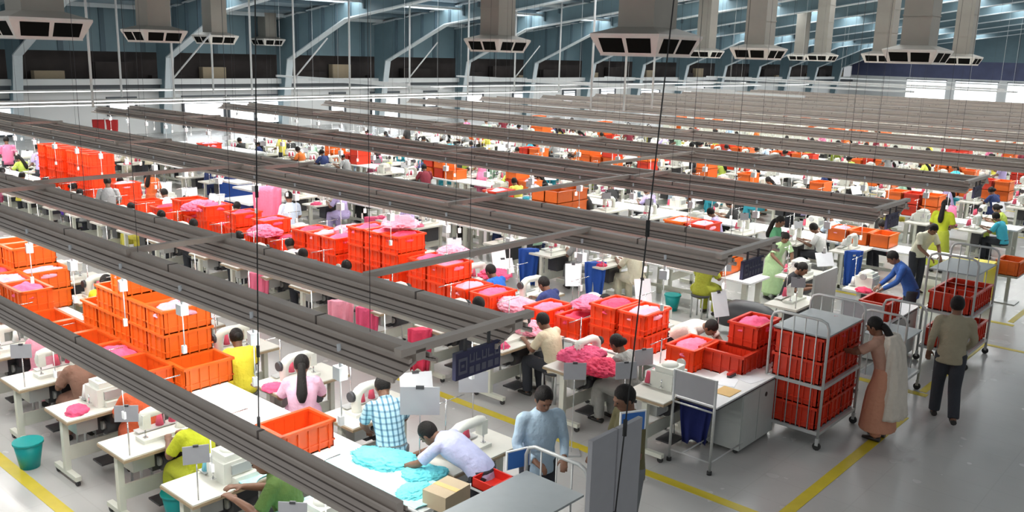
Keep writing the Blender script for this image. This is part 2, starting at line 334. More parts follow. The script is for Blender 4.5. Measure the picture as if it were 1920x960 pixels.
# cross bars tying each pair, with a navy sign at the aisle end
signm = MB().box(-.02, .02, 0, .95, -.27, 0, 'navy').box(-.01, .01, .2, .24, 0, .14, 'dark').box(-.01, .01, .7, .74, 0, .14, 'dark').mesh('sign_panel')
mk = MB()
mk.box(.02, .024, .05, .23, -.22, -.19, 'signw').box(.02, .024, .05, .23, -.09, -.06, 'signw').box(.02, .024, .05, .08, -.19, -.09, 'signw').box(.02, .024, .20, .23, -.19, -.09, 'signw').box(.02, .024, .11, .17, -.155, -.125, 'signw')
x = .28
for w_, n_ in ((.10, 1), (.10, 0), (.10, 1), (.12, 0), (.10, 1)):
    mk.box(.02, .024, x, x + .02, -.12, -.04, 'signw').box(.02, .024, x, x + w_, -.13, -.11, 'signw')
    if n_: mk.box(.02, .024, x + w_ - .02, x + w_, -.12, -.04, 'signw')
    mk.box(.02, .024, x, x + w_ - .01, -.24, -.17, 'signw'); x += w_ + .03
markm = mk.mesh('sign_lettering')
def bar(Ya, Yb, X, label, z=LZ + .05):
    return tag(link('cross_bar', MB().box(X - .04, X + .04, Ya, Yb, z, z + .06, 'railtop').mesh('cross_bar')), label, 'cross bar', 'cross bars tying the light rails')
for m in range(0, 9):
    Ya, Yb = y0(m) + 1.22, y0(m) + 2.36
    bar(Ya - .2, Yb + .2, -4.84, 'dark cross bar closing the aisle end of the %s pair of light rails' % BAY[m])
    if m < 5:
        for q, X in enumerate((-9.4, -14.5, -20, -26)):
            if inview(X, Yb, 2.3): bar(Ya - .1, Yb + .1 + (0 if q % 2 == 0 or m == 0 else 0), X, 'dark cross bar of the %s pair of light rails, %s from the aisle' % (BAY[m], ORD[q + 1]))
    t = thing('hanging_sign', 'navy line sign hanging at the aisle end of the %s light rail pair' % BAY[m], 'sign', (-4.84, Ya + .40, LZ - .07), 0, 'navy line signs'); t.scale = (1, .56, .85)
    link('sign_panel', signm, t); link('sign_lettering', markm, t)
bar(y0(0) + 2.36, y0(1) + 1.22, -6.85, 'long dark cross bar joining the nearest and second light rail pairs')
bar(y0(1) + 2.36, y0(2) + 1.22, -9.5, 'long dark cross bar joining the second and third light rail pairs')
bar(y0(0) + 2.36, y0(1) + 1.22, -15.0, 'long dark cross bar between nearest and second pairs, towards the left wall')
bar(y0(2) + 2.36, y0(3) + 1.22, -11, 'long dark cross bar joining the third and fourth light rail pairs')
for i, (xx, ya, yb, zz) in enumerate(((-32.2, 9, 34, 2.42), (-35.0, 8, 44, 2.36), (-41, 10, 80, 2.42), (-36.5, 46, 84, 2.42))):
    t = thing('end_rail', 'pale rail with added lamp across left ends of the light rails, %s' % ('nearest', 'second', 'closest to the wall', 'deepest in the hall')[i], 'rail', (xx, ya, zz), 0, 'pale rails with added lamps at the left')
    link('rail_channel', MB().box(-.05, .05, 0, yb - ya, 0, .06, 'steel').mesh('rail_channel'), t); link('lamp_tube', MB().tube([(0, .1, -.03), (0, yb - ya - .1, -.03)], .018, 'tubelamp', 6).mesh('lamp_tube'), t)
    for k in range(5): link('suspension_wire', wirem, t, (0, .5 + k * (yb - ya - 1) / 4, .06))
    la = bpy.data.lights.new('tube_light', 'AREA'); la.shape = 'RECTANGLE'; la.size = .1; la.size_y = yb - ya; la.energy = LAMP_W_PER_M * (yb - ya) * .6  # lamp and tube added under each rail to brighten the left wall
    lo = bpy.data.objects.new('tube_light', la); COL.objects.link(lo); lo.parent = t; lo.location = (0, (yb - ya) / 2, -.07)
# ================================================================== air diffusers on ducts
def diffuser():
    W, w, h = .70, .56, .30
    hood = MB()
    top = [(-W, -W, h), (W, -W, h), (W, W, h), (-W, W, h)]; bot = [(-w, -w, 0), (w, -w, 0), (w, w, 0), (-w, w, 0)]
    hood.quadprism(top, (0, 0, .04), 'hood'); hood.quadprism(bot, (0, 0, -.03), 'hood')
    for a in range(4):
        t0, t1, b0, b1 = (V(q[a]) if i % 2 == 0 else V(q[(a + 1) % 4]) for i, q in enumerate((top, top, bot, bot)))
        def strip(u0, u1, k=hood):
            p = [b0.lerp(b1, u0), b0.lerp(b1, u1), t0.lerp(t1, u1), t0.lerp(t1, u0)]
            nrm = (p[1] - p[0]).cross(p[3] - p[0]).normalized(); k.quadprism([tuple(q) for q in p], tuple(-nrm * .03), 'hood')
        strip(0, 1)
    hood.v = hood.v
    pyr = MB(); d = .36; b = len(pyr.v)
    pyr.v += [(-W, -W, h + .04), (W, -W, h + .04), (W, W, h + .04), (-W, W, h + .04), (-d, -d, h + .16), (d, -d, h + .16), (d, d, h + .16), (-d, d, h + .16)]
    for f in ((0, 1, 5, 4), (1, 2, 6, 5), (2, 3, 7, 6), (3, 0, 4, 7), (4, 5, 6, 7), (3, 2, 1, 0)): pyr.f.append(list(f)); pyr.mi.append(pyr.m('duct')); pyr.sm.append(False)
    lv = MB()
    for a in range(4):
        t0, t1, b0, b1 = V(top[a]), V(top[(a + 1) % 4]), V(bot[a]), V(bot[(a + 1) % 4])
        c = V((0, 0, .15))
        for u0, u1 in ((.07, .47), (.53, .93)):
            k0, k1 = (u0 + .05, u1 - .0) if u0 < .3 else (u0 + .0, u1 - .05)
            p = [b0.lerp(b1, u0), b0.lerp(b1, u1), t0.lerp(t1, k1), t0.lerp(t1, k0)]
            lo_, hi_ = .10, .88
            p = [p[0].lerp(p[3], lo_), p[1].lerp(p[2], lo_), p[1].lerp(p[2], hi_), p[0].lerp(p[3], hi_)]
            nrm = (p[1] - p[0]).cross(p[3] - p[0]).normalized(); p = [q + nrm * .004 for q in p]
            lv.quadprism([tuple(q) for q in p], tuple(-nrm * .02), 'louv')
    duct = MB().box(-d, d, -d, d, h + .16, h + 5.2, 'duct')
    for k in range(5): duct.box(-d - .015, d + .015, -d - .015, d + .015, h + .9 + k * .95, h + .94 + k * .95, 'duct')
    return hood.mesh('diffuser_hood'), pyr.mesh('hood_cap'), lv.mesh('louvre'), duct.mesh('air_duct')
dm = diffuser()
D = [(70, 16.0, 'at the upper left edge'), (290, 27, 'second from the left'), (404, 38, 'third from the left, beside a white post'), (502, 50, 'small, fourth from the left'), (932, 26.5, 'left of the largest one'), (1210, 15.6, 'largest and nearest of all'), (1322, 46, 'small, right behind the largest'), (1421, 30, 'right of the hanging cable'),
     (1540, 52, 'tiny, far back in the middle right'), (1655, 38, 'partly behind a nearer one at the right'), (1718, 24, 'large one at the right'), (1802, 40, 'at the far right edge'), (1500, 64, 'tiniest, far back')]
for px, dd, w in D:
    yy = 98 + .028 * (px - 960)
    d = Rw @ V((px - 960, 480 - yy, -FPX)) * (dd / FPX)
    t = thing('air_diffuser', 'square louvred air diffuser hanging from a duct, %s' % w, 'air diffuser', (d.x, d.y, H + .02), 0, 'louvred air diffusers under the roof')
    for n_, me in zip(('diffuser_hood', 'hood_cap', 'louvre', 'air_duct'), dm): link(n_, me, t)
# white hanging posts by the left ends of the rails
pm = MB().tube([(0, 0, 2.4), (0, 0, 8.2)], .045, 'whitep', 8).mesh('post_tube'); bm_ = MB().tube([(0, 0, 3.2), (.6, 1.4, 5.0)], .035, 'whitep', 6).mesh('brace')
for i, (px, dd) in enumerate(((167, 30), (223, 36), (322, 36), (397, 40), (470, 40), (551, 40), (655, 42), (768, 46), (878, 46), (966, 50), (1050, 52), (1112, 36), (1175, 36), (1228, 38))):
    d = Rw @ V((px - 960, 480 - 100, -FPX)) * (dd / FPX)
    t = thing('hanging_post', 'white hanging post, %s from the left' % ORD[i], 'post', (d.x, d.y, 0), 0, 'white posts hanging from the roof')
    link('post_tube', pm, t)
    if i in (2, 5, 7, 9): link('brace', bm_, t)
hangm = MB().tube([(0, 0, 0), (0, 0, 2.6)], .006, 'whitep', 4).mesh('hanger')
for i, (xa, xb, Y, z) in enumerate(((-40, -30, 27, 3.05), (-40, -30, 29, 2.85), (-38, -20, 38, 3.1), (-38, -18, 41, 2.9), (-36, -16, 50, 3.1), (-34, -14, 60, 3.2), (-34, -14, 63, 3.0), (-30, -10, 75, 3.2))):
    t = tag(link('cable_tray', MB().box(xa, xb, Y, Y + .16, z, z + .1, 'whitep').mesh('cable_tray')), 'white horizontal cable tray under the roof, %s from the front' % ORD[i], 'cable tray', 'white cable trays')
    for k in range(3): xh = xa + .3 + k * (xb - xa - .6) / 2; link('hanger', hangm, t, (xh, Y + .08, z + .09)).scale = (1, 1, (roofz(xh) - z - .2) / 2.6)
# ================================================================== furniture builders
def box_mesh(name, *boxes):
    mb = MB()
    for b in boxes: mb.box(*b)
    return mb.mesh(name)
def table_parts():
    # origin: floor under the centre. length 1.0 along Y, depth .55 along X; operator stands on +X side
    top = MB().box(-.275, .275, -.5, .5, .72, .755, 'cream').box(-.283, .283, -.508, .508, .715, .742, 'edge').mesh('table_top')
    leg = MB().box(-.035, .035, -.03, .03, .10, .72, 'creamleg').box(-.27, .27, -.03, .03, .06, .11, 'creamleg').box(-.2, .2, -.03, .03, .68, .72, 'creamleg')
    leg = leg.mesh('leg')
    cas = MB().tube([(-.24, -.015, .035), (-.24, .015, .035)], .035, 'black', 8).tube([(.24, -.015, .035), (.24, .015, .035)], .035, 'black', 8).mesh('caster')
    pan = MB().box(-.02, .0, -.42, .42, .2, .36, 'creamleg').mesh('cross_panel')
    mot = MB().tube([(.02, -.02, .48), (.02, .24, .48)], .09, 'dark', 10).box(-.08, .14, .0, .22, .54, .72, 'dark').box(-.18, .1, -.34, -.12, .5, .7, 'steel').box(-.1, .0, -.1, .0, .4, .62, 'dark').tube([(.02, -.02, .5), (.02, -.05, .5)], .05, 'steel', 10).mesh('motor')
    ped = MB().box(.0, .22, -.16, .12, .12, .14, 'dark').tube([(.1, .1, .13), (.05, .12, .5)], .008, 'steel', 5).mesh('pedal')
    return top, leg, cas, pan, mot, ped
TP = table_parts()
def make_table():
    t = thing('sewing_table', 'x', 'sewing table'); link('table_top', TP[0], t)
    for s in (-1, 1):
        l = link('leg', TP[1], t, (0, s * .43, 0)); link('caster', TP[2], l)
    link('cross_panel', TP[3], t); link('motor', TP[4], t); link('pedal', TP[5], t); return t
def machine_mb(flip, cones, ov, lod=0):
    s = -1 if flip else 1; out = {}
    b = MB(); 
    if ov:   # squat overlock body with rack of cones
        b.box(-.16, .14, -.17, .17, 0, .20, 'mach').box(-.12, .12, -.14, .14, .20, .26, 'mach').box(.02, .2, -.1, .16, .0, .06, 'mach').box(.14, .16, -.1, .1, .08, .17, 'steel').ball((.0, 0, .26), (.1, .12, .05), 'mach', 10, 6)
    else:
        b.box(-.09, .09, -.26, .26, 0, .035, 'mach')
        b.tube([(0, s * .17, .02), (0, s * .19, .12), (0, s * .18, .22), (0, s * .10, .285), (0, -s * .08, .28), (0, -s * .20, .27), (0, -s * .22, .17)], [(.06, .06), (.055, .055), (.06, .06), (.058, .05), (.05, .05), (.05, .055), (.035, .04)], 'mach', 10 if lod == 0 else 6, None, 2 if lod == 0 else 1)
        b.box(-.04, .05, -s * .20 - .04, -s * .20 + .04, .13, .28, 'mach')
    out['machine_body'] = b
    w = MB().tube([(0, s * .24, .22), (0, s * .275, .22)], [.062, .055], 'dark' if not ov else 'steel', 12); out['handwheel'] = w
    nd = MB().tube([(.02, -s * .21, .04), (.02, -s * .21, .14)], .008, 'chrome', 6).box(.0, .04, -s * .21 - .02, -s * .21 + .02, .035, .045, 'chrome'); out['needle_bar'] = nd
    st = MB().tube([(-.2, s * .1, 0), (-.2, s * .1, .52)], .008, 'chrome', 6).tube([(-.2, -s * .15, .5), (-.2, s * .3, .5)], .006, 'chrome', 5).box(-.26, -.14, -.2, .3, .02, .03, 'steel'); out['thread_stand'] = st
    cs = []
    for i in range(4 if ov else 2):
        y = -.15 + i * .13 if ov else .05 + i * .14
        cs.append(MB().tube([(-.2, y, .03), (-.2, y, .17)], [.042, .02], cones, 9))
    return out, cs
MACH = {}
for flip in (0, 1):
    for cn in ('pinkcone', 'aquacone', 'whitecone'):
        for ov in (0, 1):
            o_, c_ = machine_mb(flip, cn, ov)
            MACH[flip, cn, ov] = ({k: v.mesh(k) for k, v in o_.items()}, [c.mesh('thread_cone') for c in c_])
def place_machine(x, y, z, rz, flip, cn, ov, label, group):
    t = thing('sewing_machine' if not ov else 'overlock_machine', label, 'sewing machine', (x, y, z), rz, group)
    a, c = MACH[flip, cn, ov]
    for k, me in a.items(): link(k, me, t)
    for me in c: link('thread_cone', me, t)
    return t
# low detail versions for far rows
lt = MB().box(-.275, .275, -.5, .5, .72, .755, 'cream').box(-.03, .03, -.46, -.4, 0, .72, 'creamleg').box(-.03, .03, .4, .46, 0, .72, 'creamleg').box(-.27, .27, -.46, -.4, 0, .07, 'creamleg').box(-.27, .27, .4, .46, 0, .07, 'creamleg').box(-.02, 0, -.4, .4, .2, .36, 'creamleg').box(-.1, .14, -.1, .24, .38, .72, 'dark').mesh('sewing_table')
def lowmach(flip, cn, ov):
    a, c = machine_mb(flip, cn, ov, 1); m_ = MB()
    for q in a.values(): m_.add(q)
    for q in c: m_.add(q)
    return m_.mesh('sewing_machine')
LM = {(f, c, o): lowmach(f, c, o) for f in (0, 1) for c in ('pinkcone', 'whitecone') for o in (0, 1)}
# crate: 0.4 (X) x 0.6 (Y) x 0.3
def crate_mb(lod=0):
    c = MB(); a, b, h, t = .2, .3, .29, .012
    c.box(-a, a, -b, b, 0, .015, 'plastic'); c.box(-a, -a + t, -b, b, 0, h, 'plastic').box(a - t, a, -b, b, 0, h, 'plastic').box(-a, a, -b, -b + t, 0, h, 'plastic').box(-a, a, b - t, b, 0, h, 'plastic')
    for s in (-1, 1):
        c.box(s * a - .02, s * a + .02, -b - .02, b + .02, h - .03, h, 'plastic'); c.box(-a - .02, a + .02, s * b - .02, s * b + .02, h - .03, h, 'plastic')
        if lod < 2:
            c.box(s * a - .01, s * a + .01, -b - .01, b + .01, .07, .085, 'plastic').box(-a - .01, a + .01, s * b - .01, s * b + .01, .07, .085, 'plastic')
            for k in range(5): y = -b + .6 * (k + .5) / 5 * 1.0; c.box(s * a - .016, s * a + .016, y - .006, y + .006, .0, h - .02, 'plastic')
            for k in range(3): x = -a + .4 * (k + .5) / 3; c.box(x - .006, x + .006, s * b - .016, s * b + .016, 0, h - .02, 'plastic')
    return c
crate_me = crate_mb(0).mesh('crate'); crate_lo = crate_mb(2).mesh('crate')
hole_me = MB().box(-.06, .06, -.016, .0, .20, .235, 'clear').mesh('hand_hole')
# cloth heaps
def heap_mesh(seed, rx, ry, rz, n=34, name='garment_pile'):
    mb = MB()
    def fn(d):
        p = V((d.x * 2.2, d.y * 2.2, d.z * 2.2)) + V((seed * 3.1, 0, 0))
        return 1 + .26 * noise.noise(p) + .22 * (.5 - abs(noise.noise(p * 2.3))) * 1.2 + .16 * (.4 - abs(noise.noise(p * 5.1)))
    mb.ball((0, 0, 0), (rx, ry, rz), 'cloth', n, n // 2 + 2, None, fn)
    mb.v = [(x, y, max(z, -.02)) for x, y, z in mb.v]
    return mb.mesh(name)
def wrinkled(seed, rx, ry, rz):
    mb = MB()
    def fn(d):
        q = V((d.x * 1.6, d.y * 1.6, d.z)) + V((seed, 2, 0)); w = noise.noise(q * 1.7) * .8
        return .9 + .22 * noise.noise(q) + .30 * (.35 - abs(noise.noise(q * 3.2 + V((w, w, 0))))) + .16 * (.35 - abs(noise.noise(q * 8)))
    mb.ball((0, 0, 0), (rx, ry, rz), 'cloth', 90, 50, None, fn); mb.v = [(x, y, max(z, -.01)) for x, y, z in mb.v]
    return mb.mesh('garment_pile')
HEAPS = [heap_mesh(i, .19, .27, .10) for i in range(4)]
BIGH = [wrinkled(9 + i * 2.7, .34, .32, .2) for i in range(3)]
PINKS = [(.85, .18, .30), (.80, .10, .22), (.90, .35, .45), (.75, .05, .12)]
AQUA = (.20, .78, .85)
cratecount = [0]
ORANGE = (0.74, 0.135, 0.012); REDO = (0.58, 0.032, 0.008)
def crate(x, y, z, color, label, group, rz=0, fill=None, lo=False):
    cratecount[0] += 1
    o = link('crate', crate_lo if lo else crate_me, None, (x, y, z), rz, color); tag(o, label, 'crate', group)
    if fill:
        p = link('garment_pile', HEAPS[cratecount[0] % 4], None, (x, y, z + .20), rz, fill)
        tag(p, 'pink cloth heap in ' + label.replace('orange crate', 'crate').replace('red crate', 'crate').replace('tall ', '').replace('standing in the lane', 'in the lane').replace(' from the aisle, ', ', ').replace(' from its near end', ''), 'garment pile', 'cloth heaps in crates')
    return o
# ================================================================== people
def headparts(mb, hm, c, R, lod):
    """c = centre of skull, R = head frame (x forward, y left, z up)"""
    if lod: mb.ball(c, (.092, .076, .112), 'skin', 8, 6, R); return
    T = lambda p: tuple(c + R @ V(p))
    mb.ball(c, (.095, .077, .108), 'skin', 18, 14, R)
    mb.ball(T((.03, 0, -.065)), (.062, .056, .055), 'skin', 14, 10, R)         # jaw
    mb.tube([T((.082, 0, .02)), T((.108, 0, -.018)), T((.092, 0, -.03))], [.010, .016, .010], 'skin', 8)   # nose
    mb.ball(T((.088, 0, -.055)), (.012, .026, .009), 'skin', 8, 6, R)          # lips
    mb.ball(T((.086, 0, .028)), (.014, .045, .010), 'skin', 8, 6, R)           # brow
    for s in (-1, 1): mb.ball(T((-.005, s * .078, -.01)), (.020, .010, .030), 'skin', 8, 6, R)
def hand(mb, w, e, lod, roll=1):
    d = (V(w) - V(e)).normalized(); side = V((0, 0, 1)).cross(d)
    side = side.normalized() if side.length > .1 else V((0, 1, 0)); up = d.cross(side)
    w = V(w)
    if lod: mb.tube([w, w + d * .09, w + d * .16], [(.032, .018), (.036, .016), (.02, .012)], 'skin', 6, side); return
    mb.tube([w - d * .02, w + d * .03, w + d * .085], [(.026, .022), (.038, .017), (.036, .013)], 'skin', 10, side)
    for i, ln in enumerate((.062, .072, .068, .052)):
        a = w + d * .08 + side * ((i - 1.5) * .019)
        mb.tube([a, a + d * ln * .45 - up * .004, a + d * ln * .8 - up * .02, a + d * ln - up * .038], [.0095, .009, .008, .006], 'skin', 7)
    a = w + d * .025 + side * (.032 * roll)
    mb.tube([a, a + side * .022 * roll + d * .025 - up * .01, a + side * .026 * roll + d * .058 - up * .02], [.012, .0105, .007], 'skin', 7)
POSE = {
 'sit': dict(pel=(0, 0, .50), wai=(.03, 0, .66), che=(.09, 0, .86), nek=(.16, 0, 1.01), hed=(.245, 0, 1.10), pitch=.55, sh=(.12, .165, .955), el=((.22, .24, .74), (.24, .23, .74)), wr=((.44, .13, .80), (.46, .10, .80)), kn=((.40, .12, .52), (.40, -.12, .52)), an=((.38, .12, .08), (.34, -.13, .08)), hip=.09),
 'lean': dict(pel=(0, 0, .86), wai=(.06, 0, 1.0), che=(.17, 0, 1.19), nek=(.28, 0, 1.35), hed=(.37, 0, 1.43), pitch=.75, sh=(.21, .18, 1.28), el=((.30, .24, 1.05), (.32, .24, 1.05)), wr=((.50, .14, .88), (.52, .12, .88)), kn=((.03, .10, .47), (.03, -.10, .47)), an=((0, .10, .08), (0, -.11, .08)), hip=.09),
 'bend': dict(pel=(0, 0, .84), wai=(.12, 0, .95), che=(.33, 0, 1.06), nek=(.50, 0, 1.12), hed=(.61, 0, 1.13), pitch=.9, sh=(.42, .18, 1.09), el=((.58, .24, .92), (.56, .25, .92)), wr=((.80, .16, .80), (.84, .12, .80)), kn=((.03, .10, .46), (.05, -.10, .46)), an=((0, .12, .08), (0, -.12, .08)), hip=.09),
 'stand': dict(pel=(0, 0, .90), wai=(.0, 0, 1.04), che=(.02, 0, 1.25), nek=(.04, 0, 1.44), hed=(.09, 0, 1.56), pitch=.45, sh=(.03, .185, 1.36), el=((.06, .24, 1.10), (.06, .24, 1.10)), wr=((.27, .15, 1.02), (.27, .13, 1.02)), kn=((.03, .10, .48), (.03, -.10, .48)), an=((0, .10, .08), (0, -.11, .08)), hip=.09),
 'walk': dict(pel=(0, 0, .90), wai=(.01, 0, 1.04), che=(.03, 0, 1.25), nek=(.05, 0, 1.43), hed=(.08, 0, 1.55), pitch=.15, sh=(.03, .185, 1.35), el=((-.02, .25, 1.10), (.06, .25, 1.10)), wr=((.10, .25, .90), (.20, .17, .94)), kn=((.14, .09, .48), (-.02, -.09, .47)), an=((.16, .09, .08), (-.22, -.10, .13)), hip=.09),
 'reach': dict(pel=(0, 0, .88), wai=(.03, 0, 1.02), che=(.09, 0, 1.22), nek=(.14, 0, 1.38), hed=(.20, 0, 1.48), pitch=.5, sh=(.12, .165, 1.30), el=((.30, .22, 1.16), (.30, .22, 1.12)), wr=((.52, .14, 1.12), (.53, .12, 1.06)), kn=((.03, .09, .47), (.03, -.09, .47)), an=((0, .09, .08), (0, -.10, .08)), hip=.08),
}
def person_mbs(pose, fem, long, lower, hairk, lod):
    p = POSE[pose]; g = .92 if fem else 1.0
    seg = 8 if lod else 16; sub = 1 if lod else 3
    body = MB(); shirt = MB(); low = MB(); hair = MB(); shoes = [MB(), MB()]
    R = Matrix.Rotation(p['pitch'], 3, 'Y'); hc = V(p['hed']); Y = (0, 1, 0)
    headparts(body, None, hc, R, lod)
    nb = hc + R @ V((-.02, 0, -.05))
    body.tube([V(p['che']), V(p['nek']), nb], [.06, .052, .05], 'skin', seg, Y, sub)
    if not lod: body.tube([p['pel'], p['wai'], p['che'], V(p['che']).lerp(V(p['nek']), .6)], [(.14 * g, .09), (.125 * g, .085), (.16 * g, .10), (.12 * g, .07)], 'skin', seg, Y, sub)
    sp = .012
    shirt.tube([V(p['pel']) + V((0, 0, -.10 if pose != 'sit' else -.02)), p['pel'], p['wai'], V(p['wai']).lerp(V(p['che']), .5), p['che'], V(p['che']).lerp(V(p['nek']), .55), V(p['che']).lerp(V(p['nek']), .95)],
               [(.185 * g, .135), (.18 * g, .135), (.16 * g, .12), (.175 * g, .125), (.19 * g, .128), (.165 * g, .10), (.07, .065)], 'cloth', seg, Y, sub)
    if not fem and not lod: shirt.tube([V(p['che']).lerp(V(p['nek']), .72), V(p['che']).lerp(V(p['nek']), 1.02)], [(.085, .08), (.072, .068)], 'cloth', seg, Y)
    for i, s in enumerate((1, -1)):
        sh = V((p['sh'][0], s * p['sh'][1] * g, p['sh'][2])); el = V(p['el'][i]); el.y = s * abs(el.y); wr = V(p['wr'][i]); wr.y = s * abs(wr.y)
        if lod: body.tube([el, wr], [.042, .03], 'skin', 6)
        else: body.tube([sh, sh.lerp(el, .5), el, el.lerp(wr, .45), wr], [.055, .048, .04, .037, .027], 'skin', 10, None, 2)
        hand(body, wr, el, lod, -s)
        if long: shirt.tube([sh.lerp(V((sh.x, 0, sh.z)), .3), sh, sh.lerp(el, .5), el, el.lerp(wr, .9)], [.06, .061, .055, .049, .04], 'cloth', seg, None, sub)
        else: shirt.tube([sh.lerp(V((sh.x, 0, sh.z)), .3), sh, sh.lerp(el, .5), sh.lerp(el, .85)], [.06, .062, .062, .065], 'cloth', seg, None, sub)
        hp = V((p['pel'][0], s * p['hip'], p['pel'][2])); kn = V(p['kn'][i]); an = V(p['an'][i])
        if not lod: body.tube([hp, kn, an, an + V((0, 0, -.05))], [.08, .055, .038, .036], 'skin', 10, None, 2)
        k = 'trous' if lower == 'trous' else ('greytr' if lower == 'grey' else 'cloth')
        r0, r1, r2 = (.105, .08, .07) if lower != 'sal' else (.12, .105, .085)
        low.tube([hp + V((0, 0, .02)), hp.lerp(kn, .5), kn, kn.lerp(an, .5), an + V((0, 0, -.01))], [r0, (r0 + r1) / 2, r1, (r1 + r2) / 2, r2], k, seg, None, sub)
        shoe = shoes[i]; shoe.tube([an + V((-.06, 0, -.045)), an + V((.04, 0, -.045)), an + V((.16, 0, -.055))], [(.038, .033), (.045, .033), (.03, .02)], 'shoe', 8, Y)
    k = low.mats[0]
    low.tube([V(p['pel']) + V((0, 0, -.06)), V(p['pel']) + V((0, 0, .08))], [(.175 * g, .125), (.165 * g, .12)], k, seg, Y)
    if lower == 'sari' or lower == 'kurta':
        L = .15 if lower == 'sari' else .48
        if pose == 'sit': low.tube([V(p['pel']) + V((-.05, 0, .05)), V((.2, 0, .53)), V((.42, 0, .50)), V((.44, 0, .25))], [(.21, .13), (.22, .12), (.21, .09), (.22, .07)], 'cloth', seg, Y, sub)
        else: low.tube([V(p['pel']) + V((0, 0, .1)), V(p['pel']) + V((0, 0, -.1)), (.02, 0, .6), (.02, 0, L)], [(.17, .13), (.2, .16), (.22, .19), (.26, .23)], 'cloth', seg, Y, sub)
    T = lambda q: tuple(hc + R @ V(q))
    hs = 8 if lod else 18
    hair.ball(T((-.016, 0, .022)), (.100, .088, .106), 'hair', hs, 7 if lod else 14, R, None if lod else (lambda d: 1 + .03 * noise.noise(d * 5)))
    hair.v = [v for v in hair.v]
    if not lod:   # pull the hairline back from the face
        nv = []
        for v in hair.v:
            q = R.transposed() @ (V(v) - hc)
            if q.x > .045 and q.z < .045: q = V((.045 - (q.x - .045) * .4, q.y * .95, q.z))
            nv.append(tuple(hc + R @ q))
        hair.v = nv
    if hairk == 'bun': hair.ball(T((-.115, 0, -.01)), .05, 'hair', hs, 8)
    if hairk == 'tail': hair.tube([T((-.09, 0, -.02)), T((-.125, 0, -.10)), tuple(V(p['che']) + V((-.16, 0, .02))), tuple(V(p['che']).lerp(V(p['wai']), .35) + V((-.165, 0, 0)))], [.045, .045, .062, .03], 'hair', seg, Y, sub)
    if lod: shoes[0].add(shoes[1]); return body, shirt, low, hair, shoes[0]
    return body, shirt, low, hair, shoes
eyem = MB().ball((.089, .03, .008), (.007, .012, .006), 'eye', 8, 6).ball((.089, -.03, .008), (.007, .012, .006), 'eye', 8, 6).mesh('eyes')
PC = {}
def person_meshes(pose, fem, long, lower, hairk):
    key = (pose, fem, long, lower, hairk)
    if key not in PC:
        b, s, l, h, f = person_mbs(*key, 0)
        PC[key] = (remesh(b.mesh('body'), .0085, 1), remesh(s.mesh('shirt'), .014, 3), remesh(l.mesh('lower'), .016, 3), h.mesh('hair'), [q.mesh('shoe') for q in f])
    return PC[key]
def person(x, y, rz, label, pose, shirtc, fem=False, long=False, lower='trous', lowc=None, hairk='short', group=None, shirtmat=None, sc=1.0, z=0):
    me = person_meshes(pose, fem, long, lower, hairk)
    t = thing('person', label, 'person', (x, y, z), rz, group); t.scale = (sc, sc, sc)
    link('body', me[0], t)
    s = link('blouse' if fem else 'shirt', me[1], t, color=shirtc)
    if shirtmat: s.data = me[1].copy(); s.data.materials.clear(); s.data.materials.append(M[shirtmat])
    link({'trous': 'trousers', 'grey': 'trousers', 'sari': 'skirt', 'kurta': 'long_tunic', 'sal': 'loose_trousers'}[lower], me[2], t, color=lowc or shirtc)
    link('hair', me[3], t); [link('shoe', q, t) for q in me[4]]
    e = link('eyes', eyem, t); e.location = POSE[pose]['hed']; e.rotation_euler = (0, POSE[pose]['pitch'], 0)
    return t
LP = {}
def low_person(pose, fem, lower, hairk):
    key = (pose, fem, lower, hairk)
    if key not in LP:
        mb = MB()
        for q in person_mbs(pose, fem, False, lower, hairk, 1): mb.add(q)
        LP[key] = mb.mesh('person')
    return LP[key]
stool_me = (MB().tube([(0, 0, .40), (0, 0, .44)], .17, 'dark', 14).mesh('seat'), MB().tube([(0, 0, 0), (0, 0, .40)], .016, 'steel', 6).mesh('leg'))
def stool(x, y, label, group):
    t = thing('stool', label, 'stool', (x, y, 0), 0, group); link('seat', stool_me[0], t)
    for a, b in ((1, 1), (1, -1), (-1, 1), (-1, -1)): link('leg', stool_me[1], t, (a * .11, b * .11, 0))
# paper instruction boards on thin stands
boardm = {k: MB().box(-.006, .006, -.145, .145, -.105, .105, k).mesh('board_panel') for k in ('grey', 'paper')}
polem = MB().tube([(0, 0, 0), (0, 0, .42)], .007, 'chrome', 6).mesh('pole'); clipm = MB().box(-.012, .012, -.03, .03, .09, .115, 'dark').mesh('clip')
def board(x, y, z, rz, k, label, tilt=.15, hgt=.42, sc=1.0, group='instruction boards on stands'):
    t = thing('instruction_board', label, 'board', (x, y, z), rz, group)
    p = link('pole', polem, t); p.scale = (1, 1, hgt / .42)
    b = link('board_panel', boardm[k], t, (.012, 0, hgt + .03)); b.rotation_euler = (0, -tilt, 0); b.scale = (1, sc, sc); link('clip', clipm, b); return t
# ================================================================== hero objects
PI = math.pi
def op(x, y, label, c, fem=False, lower='trous', lowc=None, hairk=None, pose='sit', long=False, rz=PI, sc=.97, group='workers seated at sewing machines', sm=None, st=True):
    person(x, y, rz, label, pose, c, fem, long, lower, lowc, hairk or (('tail' if ('long' in label or 'ponytail' in label or 'peach' in label or 'sari standing' in label) else 'bun') if fem else 'short'), group, sm, sc)
    if st and pose == 'sit': stool(x, y, 'dark round stool under the ' + ' '.join(label.split(',')[0].split(' sewing')[0].split(' facing')[0].split()[:8 if 'behind the small' not in label and 'near the' not in label else 6]), 'round work stools')
WHT = (.78, .80, .80)
